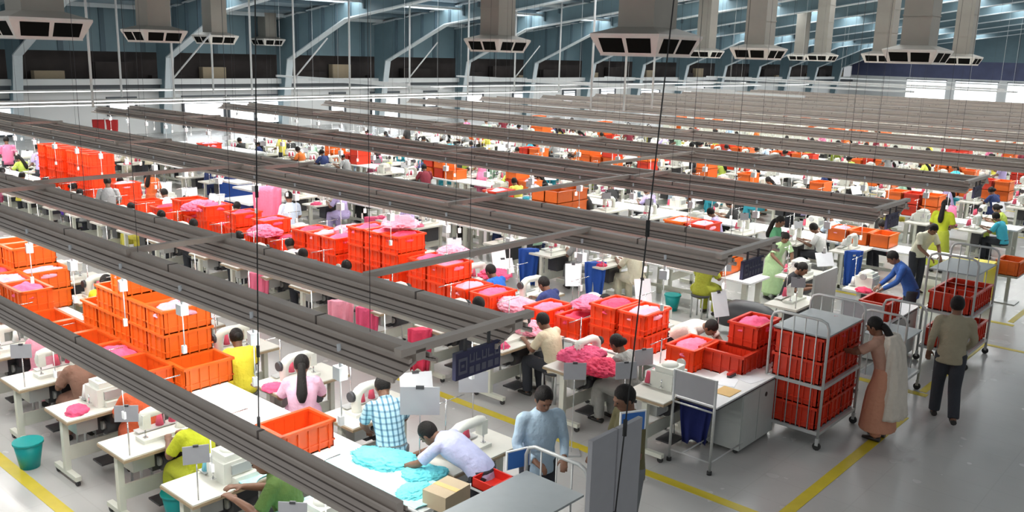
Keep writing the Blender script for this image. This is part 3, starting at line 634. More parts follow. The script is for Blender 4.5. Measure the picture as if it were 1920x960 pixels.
# --- nearest bay, people
op(-8.72, 4.12, 'woman in rust orange sari sewing at the lower left', (.62, .10, .03), True, 'sari', (.55, .10, .04), rz=PI - .3)
op(-7.48, 4.1, 'woman in yellow green sari behind the small grey board at lower left', (.52, .55, .02), True, 'sari', (.45, .48, .03), rz=PI)
op(-6.02, 4.12, 'man in olive green T-shirt sewing at the bottom, beneath the nearest light rail', (.085, .15, .03), rz=-PI * .78, hairk='short', lower='trous', sc=1.05)
op(-10.0, 4.1, 'woman in brown striped top sewing at the left border', (.25, .13, .09), True, 'kurta', rz=PI)
op(-7.86, 5.52, 'woman in pale pink blouse with long black ponytail, back turned', (.80, .48, .62), True, 'kurta', (.7, .4, .55), rz=PI * .80, sc=1.0)
op(-9.28, 5.66, 'woman in bright yellow top at the end of the orange crate stack', (.86, .74, .05), True, 'kurta', rz=PI * .9)
op(-12.98, 5.62, 'woman in bright yellow top with long hair, upper left of the crate stack', (.75, .72, .03), True, 'kurta', rz=PI * .75)
op(-12.05, 5.62, 'woman in crimson top bending beside the yellow top woman', (.50, .01, .07), True, 'kurta', rz=PI * .6)
op(-11.25, 4.1, 'woman with dark hair in pink check top at the left border', (.75, .30, .38), True, 'kurta', rz=PI * .8)
op(-6.22, 5.40, 'man in blue and white plaid shirt leaning over white table', (.5, .7, .8), pose='lean', rz=PI * .86, sm='plaid', lower='grey', sc=.91, group='workers standing at the tables')
op(-5.2, 5.62, 'man in lavender shirt bending over the aqua cloth', (.50, .52, .74), pose='bend', rz=PI * 1.10, long=False, lower='trous', sc=.95, group='workers standing at the tables')
op(-4.9, 6.05, 'man in light blue shirt standing beside the grey trolley', (.42, .55, .66), pose='stand', rz=-PI * .16, long=True, lower='trous', sc=.98, group='workers standing at the tables')
op(-4.18, 6.5, 'man in olive khaki shirt standing behind the tall grey panel', (.12, .105, .045), pose='stand', rz=-PI * .66, lower='grey', sc=1.02, group='workers standing at the tables')
# --- second bay, people
op(-7.1, 10.55, 'young man in white shirt facing pink cloth in the second bay', (.85, .84, .80), rz=PI * 1.1, lower='grey')
op(-8.38, 10.62, 'young man in navy T-shirt seated behind the pink cloth heap', (.03, .045, .16), rz=PI)
op(-9.5, 10.6, 'man in bright blue shirt behind the pink filled crates', (.02, .14, .55), rz=PI)
op(-6.15, 10.55, 'person in white shirt leaning and reaching across the crates', (.86, .80, .74), pose='bend', rz=-.15, lower='trous', long=False, sc=.95, group='workers standing at the tables')
op(-7.1, 9.05, 'person in cream shirt with dark hair sewing behind the grey boards', (.68, .60, .42), rz=PI)
op(-8.25, 9.0, 'man in pale blue shirt beside the aisle end of the light rail', (.40, .52, .62), rz=PI)
op(-5.85, 9.0, 'woman in grey top sewing before the red crates near the aisle', (.30, .30, .28), True, 'kurta', rz=PI)
for i, (x, c, nm, fem) in enumerate([(-11.3, (.66, .66, .62), 'off white', False), (-12.5, (.80, .70, .40), 'straw yellow', False), (-13.4, (.62, .66, .72), 'pale grey', False), (-14.5, (.12, .13, .15), 'charcoal', False), (-16.15, (.62, .64, .55), 'cream', False), (-17.45, (.72, .72, .70), 'white', True)]):
    op(x, 9.0 + (.35 if i == 2 else 0), '%s in %s shirt sewing before the second bay crates, %s from the aisle' % ('woman' if fem else 'man', nm, ORD[i]), c, fem, rz=PI * .95)
op(-13.4, 10.5, 'man with brown hair behind the crates, head just above them', (.5, .12, .2), rz=PI)
op(-15.9, 11.0, 'man in pale sky blue shirt standing beside the hanging pink cloth', (.62, .72, .85), pose='stand', rz=PI * .95, lower='grey', sc=.95, group='workers standing at the tables')
op(-17.5, 10.6, 'man in cyan shirt seated, back turned', (.08, .60, .78), rz=PI * .7)
op(-18.9, 10.4, 'man in pale yellow shirt seated beside the white cabinet', (.80, .72, .45), rz=PI)
op(-20.1, 10.5, 'person in white top bending over a machine on the left', (.85, .86, .86), rz=PI)
op(-21.35, 10.7, 'woman in orange sari standing at the left', (.65, .13, .03), True, 'sari', (.6, .13, .04), pose='stand', rz=PI * .6, sc=.93, group='workers standing at the tables')
op(-22.4, 9.05, 'woman in violet top before the tall orange crates', (.10, .04, .40), True, 'kurta', rz=PI * .6)
op(-23.7, 9.05, 'woman in grey top at the left border, before the orange crates', (.16, .18, .16), True, 'kurta', rz=PI * .8)
# --- third and later bays, right side
op(-6.45, 14.75, 'woman in black top seated with an orange tray near the grey divider', (.02, .02, .025), True, 'kurta', rz=.1)
op(-7.75, 16.9, 'woman in green and cream sari standing in the lane', (.10, .32, .16), True, 'sari', (.40, .55, .32), pose='stand', rz=.2, sc=.92, group='workers standing at the tables')
op(-7.45, 16.3, 'woman in pale green sari bending beside the green sari woman', (.45, .66, .35), True, 'sari', pose='lean', rz=-.6, sc=.9, group='workers standing at the tables')
op(-4.62, 15.6, 'man in blue waistcoat over pale shirt standing at the grey cabinet', (.03, .10, .35), pose='lean', rz=PI * 1.15, long=True, lower='trous', group='workers standing at the tables')
op(-5.85, 21.3, 'woman in lime yellow sari standing at the far right', (.45, .52, .02), True, 'sari', (.40, .45, .04), pose='stand', rz=PI * .5, sc=.98, group='workers standing at the tables')
op(-5.6, 19.0, 'person in cream top leaning over the ironing table at the right', (.66, .66, .52), pose='lean', rz=-.6, group='workers standing at the tables')
op(-7.75, 14.05, 'woman in olive green sari bending low beside the small board', (.40, .42, .04), True, 'sari', rz=PI * .5)
# aisle
op(-3.02, 12.2, 'man in beige shirt and flared dark trousers walking along the aisle', (.33, .29, .20), pose='walk', rz=PI * .62, long=True, lower='trous', sc=1.01, group='people in the aisle')
op(-3.42, 10.95, 'woman in peach and cream sari reaching into the crate trolley', (.46, .26, .19), True, 'sari', (.52, .24, .15), pose='reach', rz=PI, sc=.97, group='people in the aisle')
shawl = MB().tube([(-3.40, 10.95, 1.37), (-3.36, 10.97, 1.2), (-3.33, 10.98, .95), (-3.31, 10.99, .62), (-3.29, 11.0, .34)], [(.10, .07), (.17, .12), (.18, .13), (.22, .15), (.25, .16)], 'cloth', 40, (0, 1, 0), 5)
shawl.v = [(x + .012 * math.sin(y * 95 + z * 3), y + .012 * math.sin(x * 90), z) for x, y, z in shawl.v]
tag(link('shawl', shawl.mesh('shawl'), color=(.62, .56, .48)), 'long cream shawl hanging from the shoulder of the woman at the trolley', 'shawl')
# --- trolleys
def trolley(x, y, rz, label, L=1.15, Wd=.72, top=1.42, shelves=(.22, .80), hoop=1.62, board_top=True, bars=5):
    t = thing('crate_trolley', label, 'trolley', (x, y, 0), rz, 'tubular steel crate trolleys')
    def hoopm(yy):
        h = MB(); w = Wd / 2; r = .1
        h.tube([(-w, yy, .12), (-w, yy, hoop - r), (-w + r * .3, yy, hoop - r * .3), (-w + r, yy, hoop), (w - r, yy, hoop), (w - r * .3, yy, hoop - r * .3), (w, yy, hoop - r), (w, yy, .12)], .018, 'steel', 8)
        for k in range(1, bars): q = -w + Wd * k / bars; h.tube([(q, yy, shelves[0]), (q, yy, hoop)], .008, 'steel', 6)
        return h.mesh('end_hoop')
    link('end_hoop', hoopm(0), t); link('end_hoop', hoopm(L), t)
    for z in shelves: link('shelf', MB().box(-Wd / 2, Wd / 2, 0, L, z - .015, z, 'greytop').box(-Wd / 2 - .01, -Wd / 2 + .02, 0, L, z - .035, z + .005, 'steel').box(Wd / 2 - .02, Wd / 2 + .01, 0, L, z - .035, z + .005, 'steel').box(-Wd / 2, Wd / 2, -.01, .02, z - .035, z + .005, 'steel').mesh('shelf'), t)
    if board_top: link('top_board', MB().box(-Wd / 2 + .02, Wd / 2 - .02, .02, L - .02, top - .02, top, 'greytop').mesh('top_board'), t)
    for a in (-1, 1):
        for b in (0, L):
            link('caster', MB().box(-.02, .02, -.02, .02, .06, .15, 'steel').tube([(0, -.015, .05), (0, .015, .05)], .05, 'black', 10).mesh('caster'), t, (a * Wd / 2, b, 0))
    return t
trolley(-4.2, 10.08, 0, 'tubular trolley packed with red crates beside the woman in peach sari')
for lv in range(4):
    for q in range(3):
        z = (.225, .515, .805, 1.095)[lv]
        crate(-4.2 + (0 if q else 0), 10.30 + q * .40, z, REDO, 'red crate in the trolley, %s shelf %s layer, %s from its near end' % (('lower', 'lower', 'upper', 'upper')[lv], ('bottom', 'top')[lv % 2], ORD[q]), 'red crates in the aisle trolley', PI / 2, (.55, .05, .1) if lv == 3 and q > 0 else None)
trolley(-3.75, 14.55, 0, 'tubular trolley with red crates at the far right behind the walking man', hoop=1.75, board_top=True, top=1.5, shelves=(.25, .85))
for lv in range(2):
    for q in range(3): crate(-3.75, 14.80 + q * .4, (.255, .855)[lv], REDO, 'red crate in the far right trolley, %s shelf, %s from its near end' % (('lower', 'upper')[lv], ORD[q]), 'red crates in the far right trolley', PI / 2)
trolley(-4.37, 4.15, 0, 'grey topped trolley with tubular hoop at the bottom of the picture', L=1.5, Wd=.68, top=1.0, shelves=(.25,), hoop=1.24, bars=4)
trolley(-3.95, 12.35, 0, 'empty low tubular trolley behind the woman in peach sari', L=.8, Wd=.6, top=.9, hoop=1.25, shelves=(.3,))
# tall grey partition panel by the front trolley
t = thing('partition_panel', 'tall grey double partition panel at the bottom centre right', 'partition', (-3.62, 4.98, 0))
link('panel', MB().box(-.02, .02, .10, .42, .04, 1.80, 'grey').mesh('panel'), t); link('panel', MB().box(-.015, .025, .435, .76, .04, 1.80, 'grey').mesh('panel'), t)
link('base_foot', MB().box(-.2, .2, .05, .1, 0, .04, 'steel').box(-.2, .2, .70, .75, 0, .04, 'steel').mesh('base_foot'), t)
def blue_frame(x, y, z, rz, label):
    t = thing('blue_board', label, 'board', (x, y, z), rz, 'small blue boards with white rims')
    t.scale = (.75,) * 3
    link('board_panel', MB().box(-.01, .01, -.15, .15, 0, .22, 'blueb').mesh('board_panel'), t)
    link('rim', MB().box(-.014, .014, -.165, .165, .22, .235, 'white').box(-.014, .014, -.165, -.15, 0, .22, 'white').box(-.014, .014, .15, .165, 0, .22, 'white').mesh('rim'), t)
# inspection tables with grey cabinets
def inspect(x, y, label, cabl, L=1.5, W=.55, mirror=False):
    t = thing('inspection_table', label, 'inspection table', (x, y, 0), 0, 'white topped inspection tables')
    link('table_top', MB().box(-W / 2, W / 2, 0, L, .77, .79, 'white').box(-W / 2 - .005, W / 2 + .005, -.005, L + .005, .755, .77, 'dark').mesh('table_top'), t)
    for a in (-1, 1):
        l = link('leg', MB().tube([(0, 0, .03), (0, 0, 1.12)], .017, 'steel', 8).mesh('leg'), t, (a * W / 2, -.06, 0)); link('rubber_foot', MB().tube([(0, 0, 0), (0, 0, .04)], .03, 'black', 8).mesh('rubber_foot'), l)
    link('stretcher', MB().tube([(-W / 2, -.06, .14), (W / 2, -.06, .14)], .01, 'steel', 6).tube([(-.1, -.06, .14), (-.1, .7, .14)], .01, 'steel', 6).tube([(W / 2, -.06, .14), (W / 2, .7, .14)], .01, 'steel', 6).tube([(-W / 2, -.06, .74), (W / 2, -.06, .74)], .012, 'steel', 6).mesh('stretcher'), t)
    link('notice_panel', MB().box(-W / 2, W / 2, -.065, -.05, .83, 1.11, 'grey').box(-W / 2 - .01, W / 2 + .01, -.07, -.045, 1.11, 1.125, 'steel').mesh('notice_panel'), t)
    c = link('cabinet', MB().box(-W / 2 + .02, W / 2, .62, L - .05, .06, .755, 'cab').box(W / 2, W / 2 + .008, .64, 1.03, .08, .74, 'cab').box(W / 2, W / 2 + .008, 1.05, L - .07, .08, .74, 'cab').mesh('cabinet'), t)
    link('cable_hole', MB().tube([(W / 2 + .005, 1.22, .62), (W / 2 + .012, 1.22, .62)], .03, 'black', 12).mesh('cable_hole'), c)
    for a in (-.2, .2): link('caster', MB().tube([(a, .66, .03), (a, .69, .03)], .03, 'black', 8).tube([(a, L - .1, .03), (a, L - .07, .03)], .03, 'black', 8).mesh('caster'), c)
inspect(-4.71, 8.63, 'white topped inspection table with grey notice panel and cabinet by the aisle', '', 1.55, .53)
inspect(-4.55, 12.9 + .3, 'white topped inspection table with grey cabinet beyond the crate trolley', '', 1.7, .6)
tag(link('envelope', MB().box(-4.72, -4.5, 9.02, 9.3, .791, .797, 'ochre').mesh('envelope')), 'manila envelope on the inspection table', 'envelope')
for i, (a, b, r) in enumerate(((-4.75, 9.45, .3), (-4.6, 9.75, -.2), (-4.85, 8.85, .1))): tag(link('paper_sheet', MB().box(-.1, .1, -.14, .14, 0, .003, 'paper').mesh('paper_sheet'), loc=(a, b, .791), rz=r), 'white paper sheet on the inspection table, %s' % ('beside the envelope', 'at the far end', 'behind the notice panel')[i], 'paper', 'papers on the inspection table')
tag(link('stapler', MB().box(-4.85, -4.8, 9.6, 9.74, .791, .82, 'dark').box(-4.845, -4.805, 9.58, 9.75, .825, .85, 'redp').mesh('stapler')), 'small dark stapler at the far end of the inspection table', 'stapler')
def drape(x, y, z0, z1, w, k, label, name='hanging_cloth', rz=0, color=None, cat='cloth', dp=.07):
    mb = MB(); n = 16; rows = 9; b = 0
    for j in range(rows + 1):
        u = j / rows; z = z1 + (z0 - z1) * u
        for side in (0, 1):
            for i in range(n + 1):
                q = i / n; ww = w * (1 - .25 * u * u) ; yy = (q - .5) * ww
                xx = math.sin(q * 21 + u * 2 + math.sin(q * 7) * 2) * .034 * (.5 + u) + (dp * .5 if side else -dp * .5) * math.sin(math.pi * min(max(q, .02), .98)) 
                mb.v.append((xx, yy, z - (.10 * abs(q - .4) if j == rows else 0)))
    W2 = n + 1; mi = mb.m(k)
    for j in range(rows):
        a = j * 2 * W2; c = a + 2 * W2
        for i in range(n):
            mb.f.append([a + i, a + i + 1, c + i + 1, c + i]); mb.f.append([a + W2 + i + 1, a + W2 + i, c + W2 + i, c + W2 + i + 1]); mb.mi += [mi, mi]; mb.sm += [True, True]
        mb.f.append([a, c, c + W2, a + W2]); mb.f.append([a + n, a + W2 + n, c + W2 + n, c + n]); mb.mi += [mi, mi]; mb.sm += [True, True]
    for a, fl in ((0, 0), (rows * 2 * W2, 1)):
        for i in range(n): f = [a + i, a + W2 + i, a + W2 + i + 1, a + i + 1]; mb.f.append(f[::-1] if fl else f); mb.mi.append(mi); mb.sm.append(False)
    return tag(link(name, mb.mesh(name), loc=(x, y, 0), rz=rz, color=color), label, cat)
drape(-4.9, 9.0, .14, .76, .42, 'bluecloth', 'dark navy cloth hanging beneath the inspection table', rz=-.8)
for i, (x, y) in enumerate(((-11.2, 13.3), (-9.6, 13.35), (-6.6, 18.2))): drape(x, y, .12, .82, .42, 'vblue', 'bright blue cloth bag hanging at a table end, %s' % ('left one of the middle pair', 'right one of the middle pair', 'the one at the right')[i], rz=-.7, dp=.14)
for i, (x, y, z0, z1, w) in enumerate(((-16.3, 10.7, .75, 1.7, .6), (-10.2, 8.37, .25, .8, .35), (-10.75, 8.3, .2, .8, .4), (-8.9, 8.25, .2, .78, .35), (-13.1, 8.37, .2, .8, .35), (-15.9, 13.24, .2, .8, .4))):
    drape(x, y, z0, z1, w, 'cloth', 'pink cloth hanging %s' % ('tall from a stand, beside the man in sky blue', 'under the far light rail, nearest the navy sign', 'under the far light rail, middle of three', 'by the table legs near the first sign', 'under the far light rail, leftmost', 'far behind the crates', 'behind the orange sari woman')[i], rz=-.8, color=PINKS[i % 4], dp=.16)
drape(-33.6, 15.2, .9, 1.75, .9, 'cloth', 'dark red cloth hanging before the bright window at the left wall', rz=-.6, color=(.30, .01, .01))
tag(link('cloth_stand', MB().box(-33.7, -33.5, 15.1, 15.3, 0, .04, 'steel').box(-33.63, -33.57, 15.17, 15.23, .04, 1.8, 'steel').mesh('cloth_stand')), 'steel stand holding the dark red cloth at the left wall', 'stand')
for i, (x, y) in enumerate(((-31.0, 17.2), (-28.5, 17.4))): tag(link('counter', MB().box(x - 1.1, x + 1.1, y - .5, y + .5, .05, .9, 'cab').box(x - 1.15, x + 1.15, y - .55, y + .55, .9, .95, 'white').mesh('counter')), 'long white topped counter towards the left wall, %s' % ('left one', 'right one')[i], 'counter')
# --- sewing lines
TAB0 = make_table(); usedT = [False]
def table(x, y, label, group, low=False):
    if low:
        return tag(link('sewing_table', lt, loc=(x, y, 0)), label, 'sewing table', group)
    if not usedT[0]:
        usedT[0] = True; TAB0.location = (x, y, 0); TAB0['label'] = label; TAB0['group'] = group; return TAB0
    return dup(TAB0, (x, y, 0), 0, label, group)
HX = {(0, 0): [-5.2, -6.6, -7.85, -9.1, -10.35, -11.6], (0, 1): [-5.42, -6.9, -8.22, -9.65, -11.0, -12.25, -13.35], (1, 0): [-4.98, -6.2, -7.45, -8.6, -9.9, -11.65, -12.85, -13.75, -14.85, -16.5, -17.8], (1, 1): [-6.3, -7.5, -8.75, -10.0, -11.25, -12.5, -13.75, -15.0, -16.25, -17.8, -19.2]}
base = {(2, 0): -5.6, (2, 1): -5.1}
heroes_xy = [(o.location.x, o.location.y) for o in bpy.data.objects if o.get('category') == 'person']
free = lambda x, y, d: all((x - a) ** 2 + (y - b) ** 2 > d * d for a, b in heroes_xy)
DYES = [('white', (.82, .82, .80)), ('cream', (.72, .68, .52)), ('pale blue', (.45, .60, .74)), ('navy', (.03, .05, .16)), ('pink', (.78, .20, .35)), ('yellow', (.80, .72, .12)), ('mint', (.45, .70, .52)), ('orange', (.75, .20, .04)), ('grey', (.35, .36, .36)), ('maroon', (.25, .03, .05)), ('cyan', (.06, .48, .62)), ('lime', (.50, .62, .10)), ('lilac', (.50, .42, .70)), ('black', (.03, .03, .03))]
ntab = 0
HERO_OPS = {(0, 0): 5, (0, 1): 6}
for m in range(0, 9):
    for r in (0, 1):
        b0 = base.get((m, r), -5.3 - .35 * r - .1 * (m % 3))
        i = 0; seen = 0
        while True:
            hl = HX.get((m, r)); xe = b0 - 1.25 * i if not hl else (hl[i] if i < len(hl) else hl[-1] - 1.25 * (i - len(hl) + 1)); i += 1
            if xe < -31.5: break
            yc = y0(m) + (.76 if r == 0 else 2.72)
            if not inview(xe, yc, .8): continue
            seen += 1
            if m >= 2 and (rnd.random() < .06 or not free(xe - .275, yc, .75)): continue
            low = m >= 2 or (m == 1 and xe < -17)
            rown = 'near' if r == 0 else 'far'
            far = m >= 5
            lab = 'cream sewing table, %s bay %s row, %s from the aisle' % (BAY[m], rown, ORD[seen - 1])
            grp = 'sewing tables, %s row of the %s bay' % (rown, BAY[m])
            if ntab >= 300: continue
            if True:
                ntab += 1
                table(xe - .275, yc, lab, grp, low)
            rn = rnd.random()
            cn = 'pinkcone' if rn < .6 else 'whitecone'
            if m == 0 and r == 0 and xe > -7.4: cn = 'aquacone'
            ov = 1 if (m, r) == (0, 0) and i in (2, 4) else int(rnd.random() < .3)
            flip = 0 if r == 0 else 1
            mlab = '%s, %s bay %s row, on the %s table from the aisle' % ('squat overlock machine' if ov else 'cream sewing machine', BAY[m], rown, ORD[seen - 1])
            my = yc + (.05 if r == 0 else -.05); mz = .755
            if low:
                o = link('sewing_machine', LM[flip, 'pinkcone' if cn == 'aquacone' else cn, ov], loc=(xe - .28, my, mz)); tag(o, mlab, 'sewing machine', 'sewing machines, %s row of the %s bay' % (rown, BAY[m]))
            else:
                place_machine(xe - .27, my, mz, 0, flip, cn, ov, mlab, 'sewing machines, %s row of the %s bay' % (rown, BAY[m]))
            # instruction boards
            if m < 5 and rnd.random() < (.55 if m < 2 else .4):
                if r == 0: board(xe - .05, yc - .42, .757, -.75 + rnd.uniform(-.3, .3), 'grey' if m < 1 or rnd.random() < .3 else 'paper', 'instruction board, %s bay near row, on the %s table from the aisle' % (BAY[m], ORD[seen - 1]), .1, .40, .75)
                else: board(xe - .02, yc + .40, .757, -.6 + rnd.uniform(-.4, .3), 'paper', 'white instruction board, %s bay far row, on the %s table from the aisle' % (BAY[m], ORD[seen - 1]), .45, .22, 1.25)
            # workers
            skip = (m == 0) or (m == 1 and xe > (-18 if r == 0 else -18)) or (m == 2 and xe > -6.5)
            if not skip and free(xe + .33, y0(m) + (.88 if r == 0 else 2.42), .8) and rnd.random() < .8:
                cnm, cc = DYES[rnd.randrange(len(DYES))]; fem = rnd.random() < .6
                ps = 'sit' if rnd.random() < .88 else 'stand'
                px_, py_ = xe + .33, y0(m) + (.88 if r == 0 else 2.42)
                lo_ = low_person(ps, fem, 'kurta' if fem else 'trous', 'tail' if fem and rnd.random() < .5 else ('bun' if fem else 'short'))
                o = link('person', lo_, loc=(px_, py_, 0), rz=PI + rnd.uniform(-.5, .5), color=cc); o.scale = (.97,) * 3
                tag(o, '%s in %s top %s, %s bay %s row, %s table from the aisle' % ('woman' if fem else 'man', cnm, 'sewing' if ps == 'sit' else 'standing', BAY[m], rown, ORD[seen - 1]), 'person', 'workers in the %s bay' % BAY[m])
            if m < 5 and rnd.random() < .45:   # cloth bundle on the table
                c = PINKS[rnd.randrange(4)] if m < 3 else DYES[rnd.randrange(len(DYES))][1]
                if m == 0: c = AQUA if xe > -8 else PINKS[1]
                h = link('garment_pile', HEAPS[rnd.randrange(4)], loc=(xe - .2, yc - .42 + (.0 if r else .1), .757), rz=rnd.uniform(0, 3), color=c); h.scale = (.55, .5, .6)
                tag(h, '%s cloth bundle, %s bay %s row, on the %s table from the aisle' % ('aqua' if c == AQUA else 'coloured', BAY[m], rown, ORD[seen - 1]), 'garment pile', 'cloth bundles on sewing tables')
# centre tables, in sections
ctm = MB().box(-2.4, 0, -.38, .38, .70, .735, 'white').box(-2.3, -2.2, -.3, -.24, 0, .7, 'creamleg').box(-.2, -.1, -.3, -.24, 0, .7, 'creamleg').box(-2.3, -2.2, .24, .3, 0, .7, 'creamleg').box(-.2, -.1, .24, .3, 0, .7, 'creamleg').box(-2.3, -.1, -.02, .02, .2, .26, 'creamleg').mesh('centre_table')
CY = lambda m: y0(m) + (1.68 if m == 0 else 1.75)
for m in range(0, 8):
    for k in range(11):
        x = (-5.15 if m == 0 else -6.95 if m == 2 else -4.9) - 2.45 * k
        if inview(x - 1.2, CY(m), .7): tag(link('centre_table', ctm, loc=(x, CY(m), 0)), 'white centre table, %s bay, %s section from the aisle' % (BAY[m], ORD[k]), 'table', 'white centre tables')
# --- crates, nearest bay
cy = CY(0)
g0 = 'orange crates stacked in the nearest bay'
crate(-6.95, 4.80, .735, (0.78, .10, .015), 'open empty orange crate alone on the white table', 'orange crate on the white table')
crate(-9.23, 5.08, .735, ORANGE, 'orange crate at the aisle end of the tall stack, single and empty', g0)
cols = [(-9.66, 3), (-10.09, 3), (-10.52, 4), (-10.95, 3), (-11.4, 2), (-13.6, 2), (-14.05, 3), (-14.5, 3)]
for i, (x, n) in enumerate(cols):
    for l in range(n): crate(x, 5.08, .735 + .292 * l, ORANGE, 'orange crate in the nearest stack, %s column, %s layer' % (ORD[i + 1], ORD[l]), g0, 0, PINKS[2] if l == n - 1 and i in (0, 2, 5) else None)
for i in range(8):
    x = -9.55 - .64 * i
    crate(x, 4.55, .735, (0.72, .11, .012), 'orange crate, low row before the nearest stack, %s from the aisle' % ORD[i], g0, PI / 2, PINKS[i % 4] if i in (1, 5, 6) else None)
    if i > 4: crate(x, 4.55, 1.027, (0.72, .11, .012), 'orange crate, upper layer over the low row, %s from the aisle' % ORD[i], g0, PI / 2, PINKS[i % 4])
# --- crates, second bay
g1 = 'orange crates along the second bay'
def stackrow(lst, y, g, where, col, rz=0, z0=.735):
    for i, (x, n, f) in enumerate(lst):
        for l in range(n): crate(x, y, z0 + .292 * l, col, 'orange crate %s, %s column, %s layer' % (where, ORD[i], ORD[l]), g, rz, PINKS[(i + l) % 4] if l == n - 1 and f else None)
stackrow([(-5.5, 1, 1), (-6.25, 2, 1), (-6.72, 2, 1), (-7.3, 1, 1), (-7.9, 1, 1), (-9.0, 1, 1), (-9.5, 1, 1), (-9.95, 2, 1), (-10.4, 2, 1), (-11.05, 3, 1), (-11.5, 3, 1), (-11.95, 3, 1), (-12.7, 2, 1), (-13.15, 2, 1), (-13.6, 2, 1), (-14.4, 1, 1), (-14.9, 2, 1), (-15.4, 1, 1), (-15.9, 2, 1), (-16.4, 1, 1), (-17, 2, 1), (-17.5, 1, 1), (-18, 2, 0), (-19, 1, 1), (-20, 1, 0), (-21, 2, 1), (-22.3, 4, 0), (-22.75, 4, 0), (-23.2, 4, 0), (-23.9, 4, 0), (-24.4, 4, 0), (-25, 4, 0)], CY(1), g1, 'in the second bay line', (0.90, .06, .008))
stackrow([(-5.05, 1, 0), (-5.08, 1, 0)][:1], 10.0, g1, 'right behind the inspection table', REDO, PI / 2)
stackrow([(-4.98, 2, 1)], 10.5, g1, 'beside the crate trolley', REDO, 0, .735)
tag(link('side_table', MB().box(-5.3, -4.65, 10.2, 10.85, .70, .735, 'white').box(-5.25, -5.2, 10.25, 10.3, 0, .7, 'creamleg').box(-4.75, -4.7, 10.25, 10.3, 0, .7, 'creamleg').box(-5.25, -5.2, 10.75, 10.8, 0, .7, 'creamleg').box(-4.75, -4.7, 10.75, 10.8, 0, .7, 'creamleg').mesh('side_table')), 'small white side table under two red crates beside the trolley', 'table')
# cloth heaps of the second bay
for i, (x, y, z, s, c) in enumerate(((-8.45, 9.85, .86, 1.0, PINKS[2]), (-7.7, 9.3, .80, .8, PINKS[2]), (-7.2, 9.95, 1.15, .8, PINKS[0]), (-6.45, 8.75, .85, .9, PINKS[1]), (-6.0, 8.55, .85, .8, PINKS[3]), (-11.3, 10.0, 1.70, 1.0, PINKS[2]), (-12.9, 10.2, 1.3, .9, PINKS[2]), (-10.1, 10.1, 1.4, .8, PINKS[2]), (-9.9, 10.9, .9, .8, PINKS[1]), (-7.0, 10.9, .86, .9, PINKS[2]), (-14.6, 9.5, 1.1, 1.0, PINKS[0]), (-17.3, 9.7, 1.2, 1.1, PINKS[0]))):
    h = link('garment_pile', BIGH[i % 3], loc=(x, y, z), rz=i * 1.3, color=c); h.scale = (s, s, s * .8)
    tag(h, 'large heap of pink cloth in the second bay, %s in from the aisle' % ORD[i], 'garment pile', 'big pink cloth heaps of the second bay')
# aqua cloth of the nearest bay
for i, (x, y, rx, ry, rz_) in enumerate(((-6.12, 5.22, .36, .22, .09), (-5.62, 5.28, .22, .16, .08), (-5.45, 4.98, .2, .14, .05))):
    h = link('garment_pile', wrinkled(i * 3.3, rx, ry, rz_), loc=(x, y, .75), rz=i * .7 + .3, color=AQUA); tag(h, 'crumpled aqua cloth on the white table, %s' % ('before the plaid shirt man', 'under the arm of the lavender shirt man', 'beside the brown cardboard box')[i], 'garment pile', 'aqua cloth on the white table')
def sheet(x, y, z, w, l, rz, color, label):
    mb = MB(); n = 14; g = []
    for s in (0, 1):
        for j in range(n + 1):
            for i in range(n + 1):
                a, b = (i / n - .5) * w, (j / n - .5) * l
                mb.v.append((a + .02 * math.sin(b * 20), b + .015 * math.sin(a * 23), .008 + .012 * noise.noise(V((a * 6, b * 6, 3))) - (.010 if s else 0) + .008))
    N = (n + 1) ** 2; mi = mb.m('cloth')
    for j in range(n):
        for i in range(n):
            a = j * (n + 1) + i; mb.f.append([a, a + 1, a + n + 2, a + n + 1]); mb.f.append([N + a, N + a + n + 1, N + a + n + 2, N + a + 1]); mb.mi += [mi, mi]; mb.sm += [True, True]
    return tag(link('cloth_sheet', mb.mesh('cloth_sheet'), loc=(x, y, z), rz=rz, color=color), label, 'cloth', 'flat cloth sheets on tables')
LA = (.50, .88, .90)
sheet(-6.0, 4.86, .735, 1.0, .62, .06, LA, 'flat pale aqua cloth sheet beside the open orange crate'); sheet(-5.52, 4.92, .746, .68, .64, -.08, LA, 'flat pale aqua cloth sheet at the aisle end of the white table')
sheet(-6.9, 4.2, .757, .6, .5, .2, LA, 'pale aqua cloth sheet on the sewing table behind the green shirt man'); sheet(-5.75, 3.9, .757, .5, .8, .1, LA, 'pale aqua cloth sheet on the sewing table at the bottom edge')
t = MB(); t.tube([(-8.9, 4.55, .79), (-8.3, 4.75, .79)], .05, 'white', 12); tag(link('paper_roll', t.mesh('paper_roll')), 'white paper roll on the white table before the orange crates', 'paper roll')
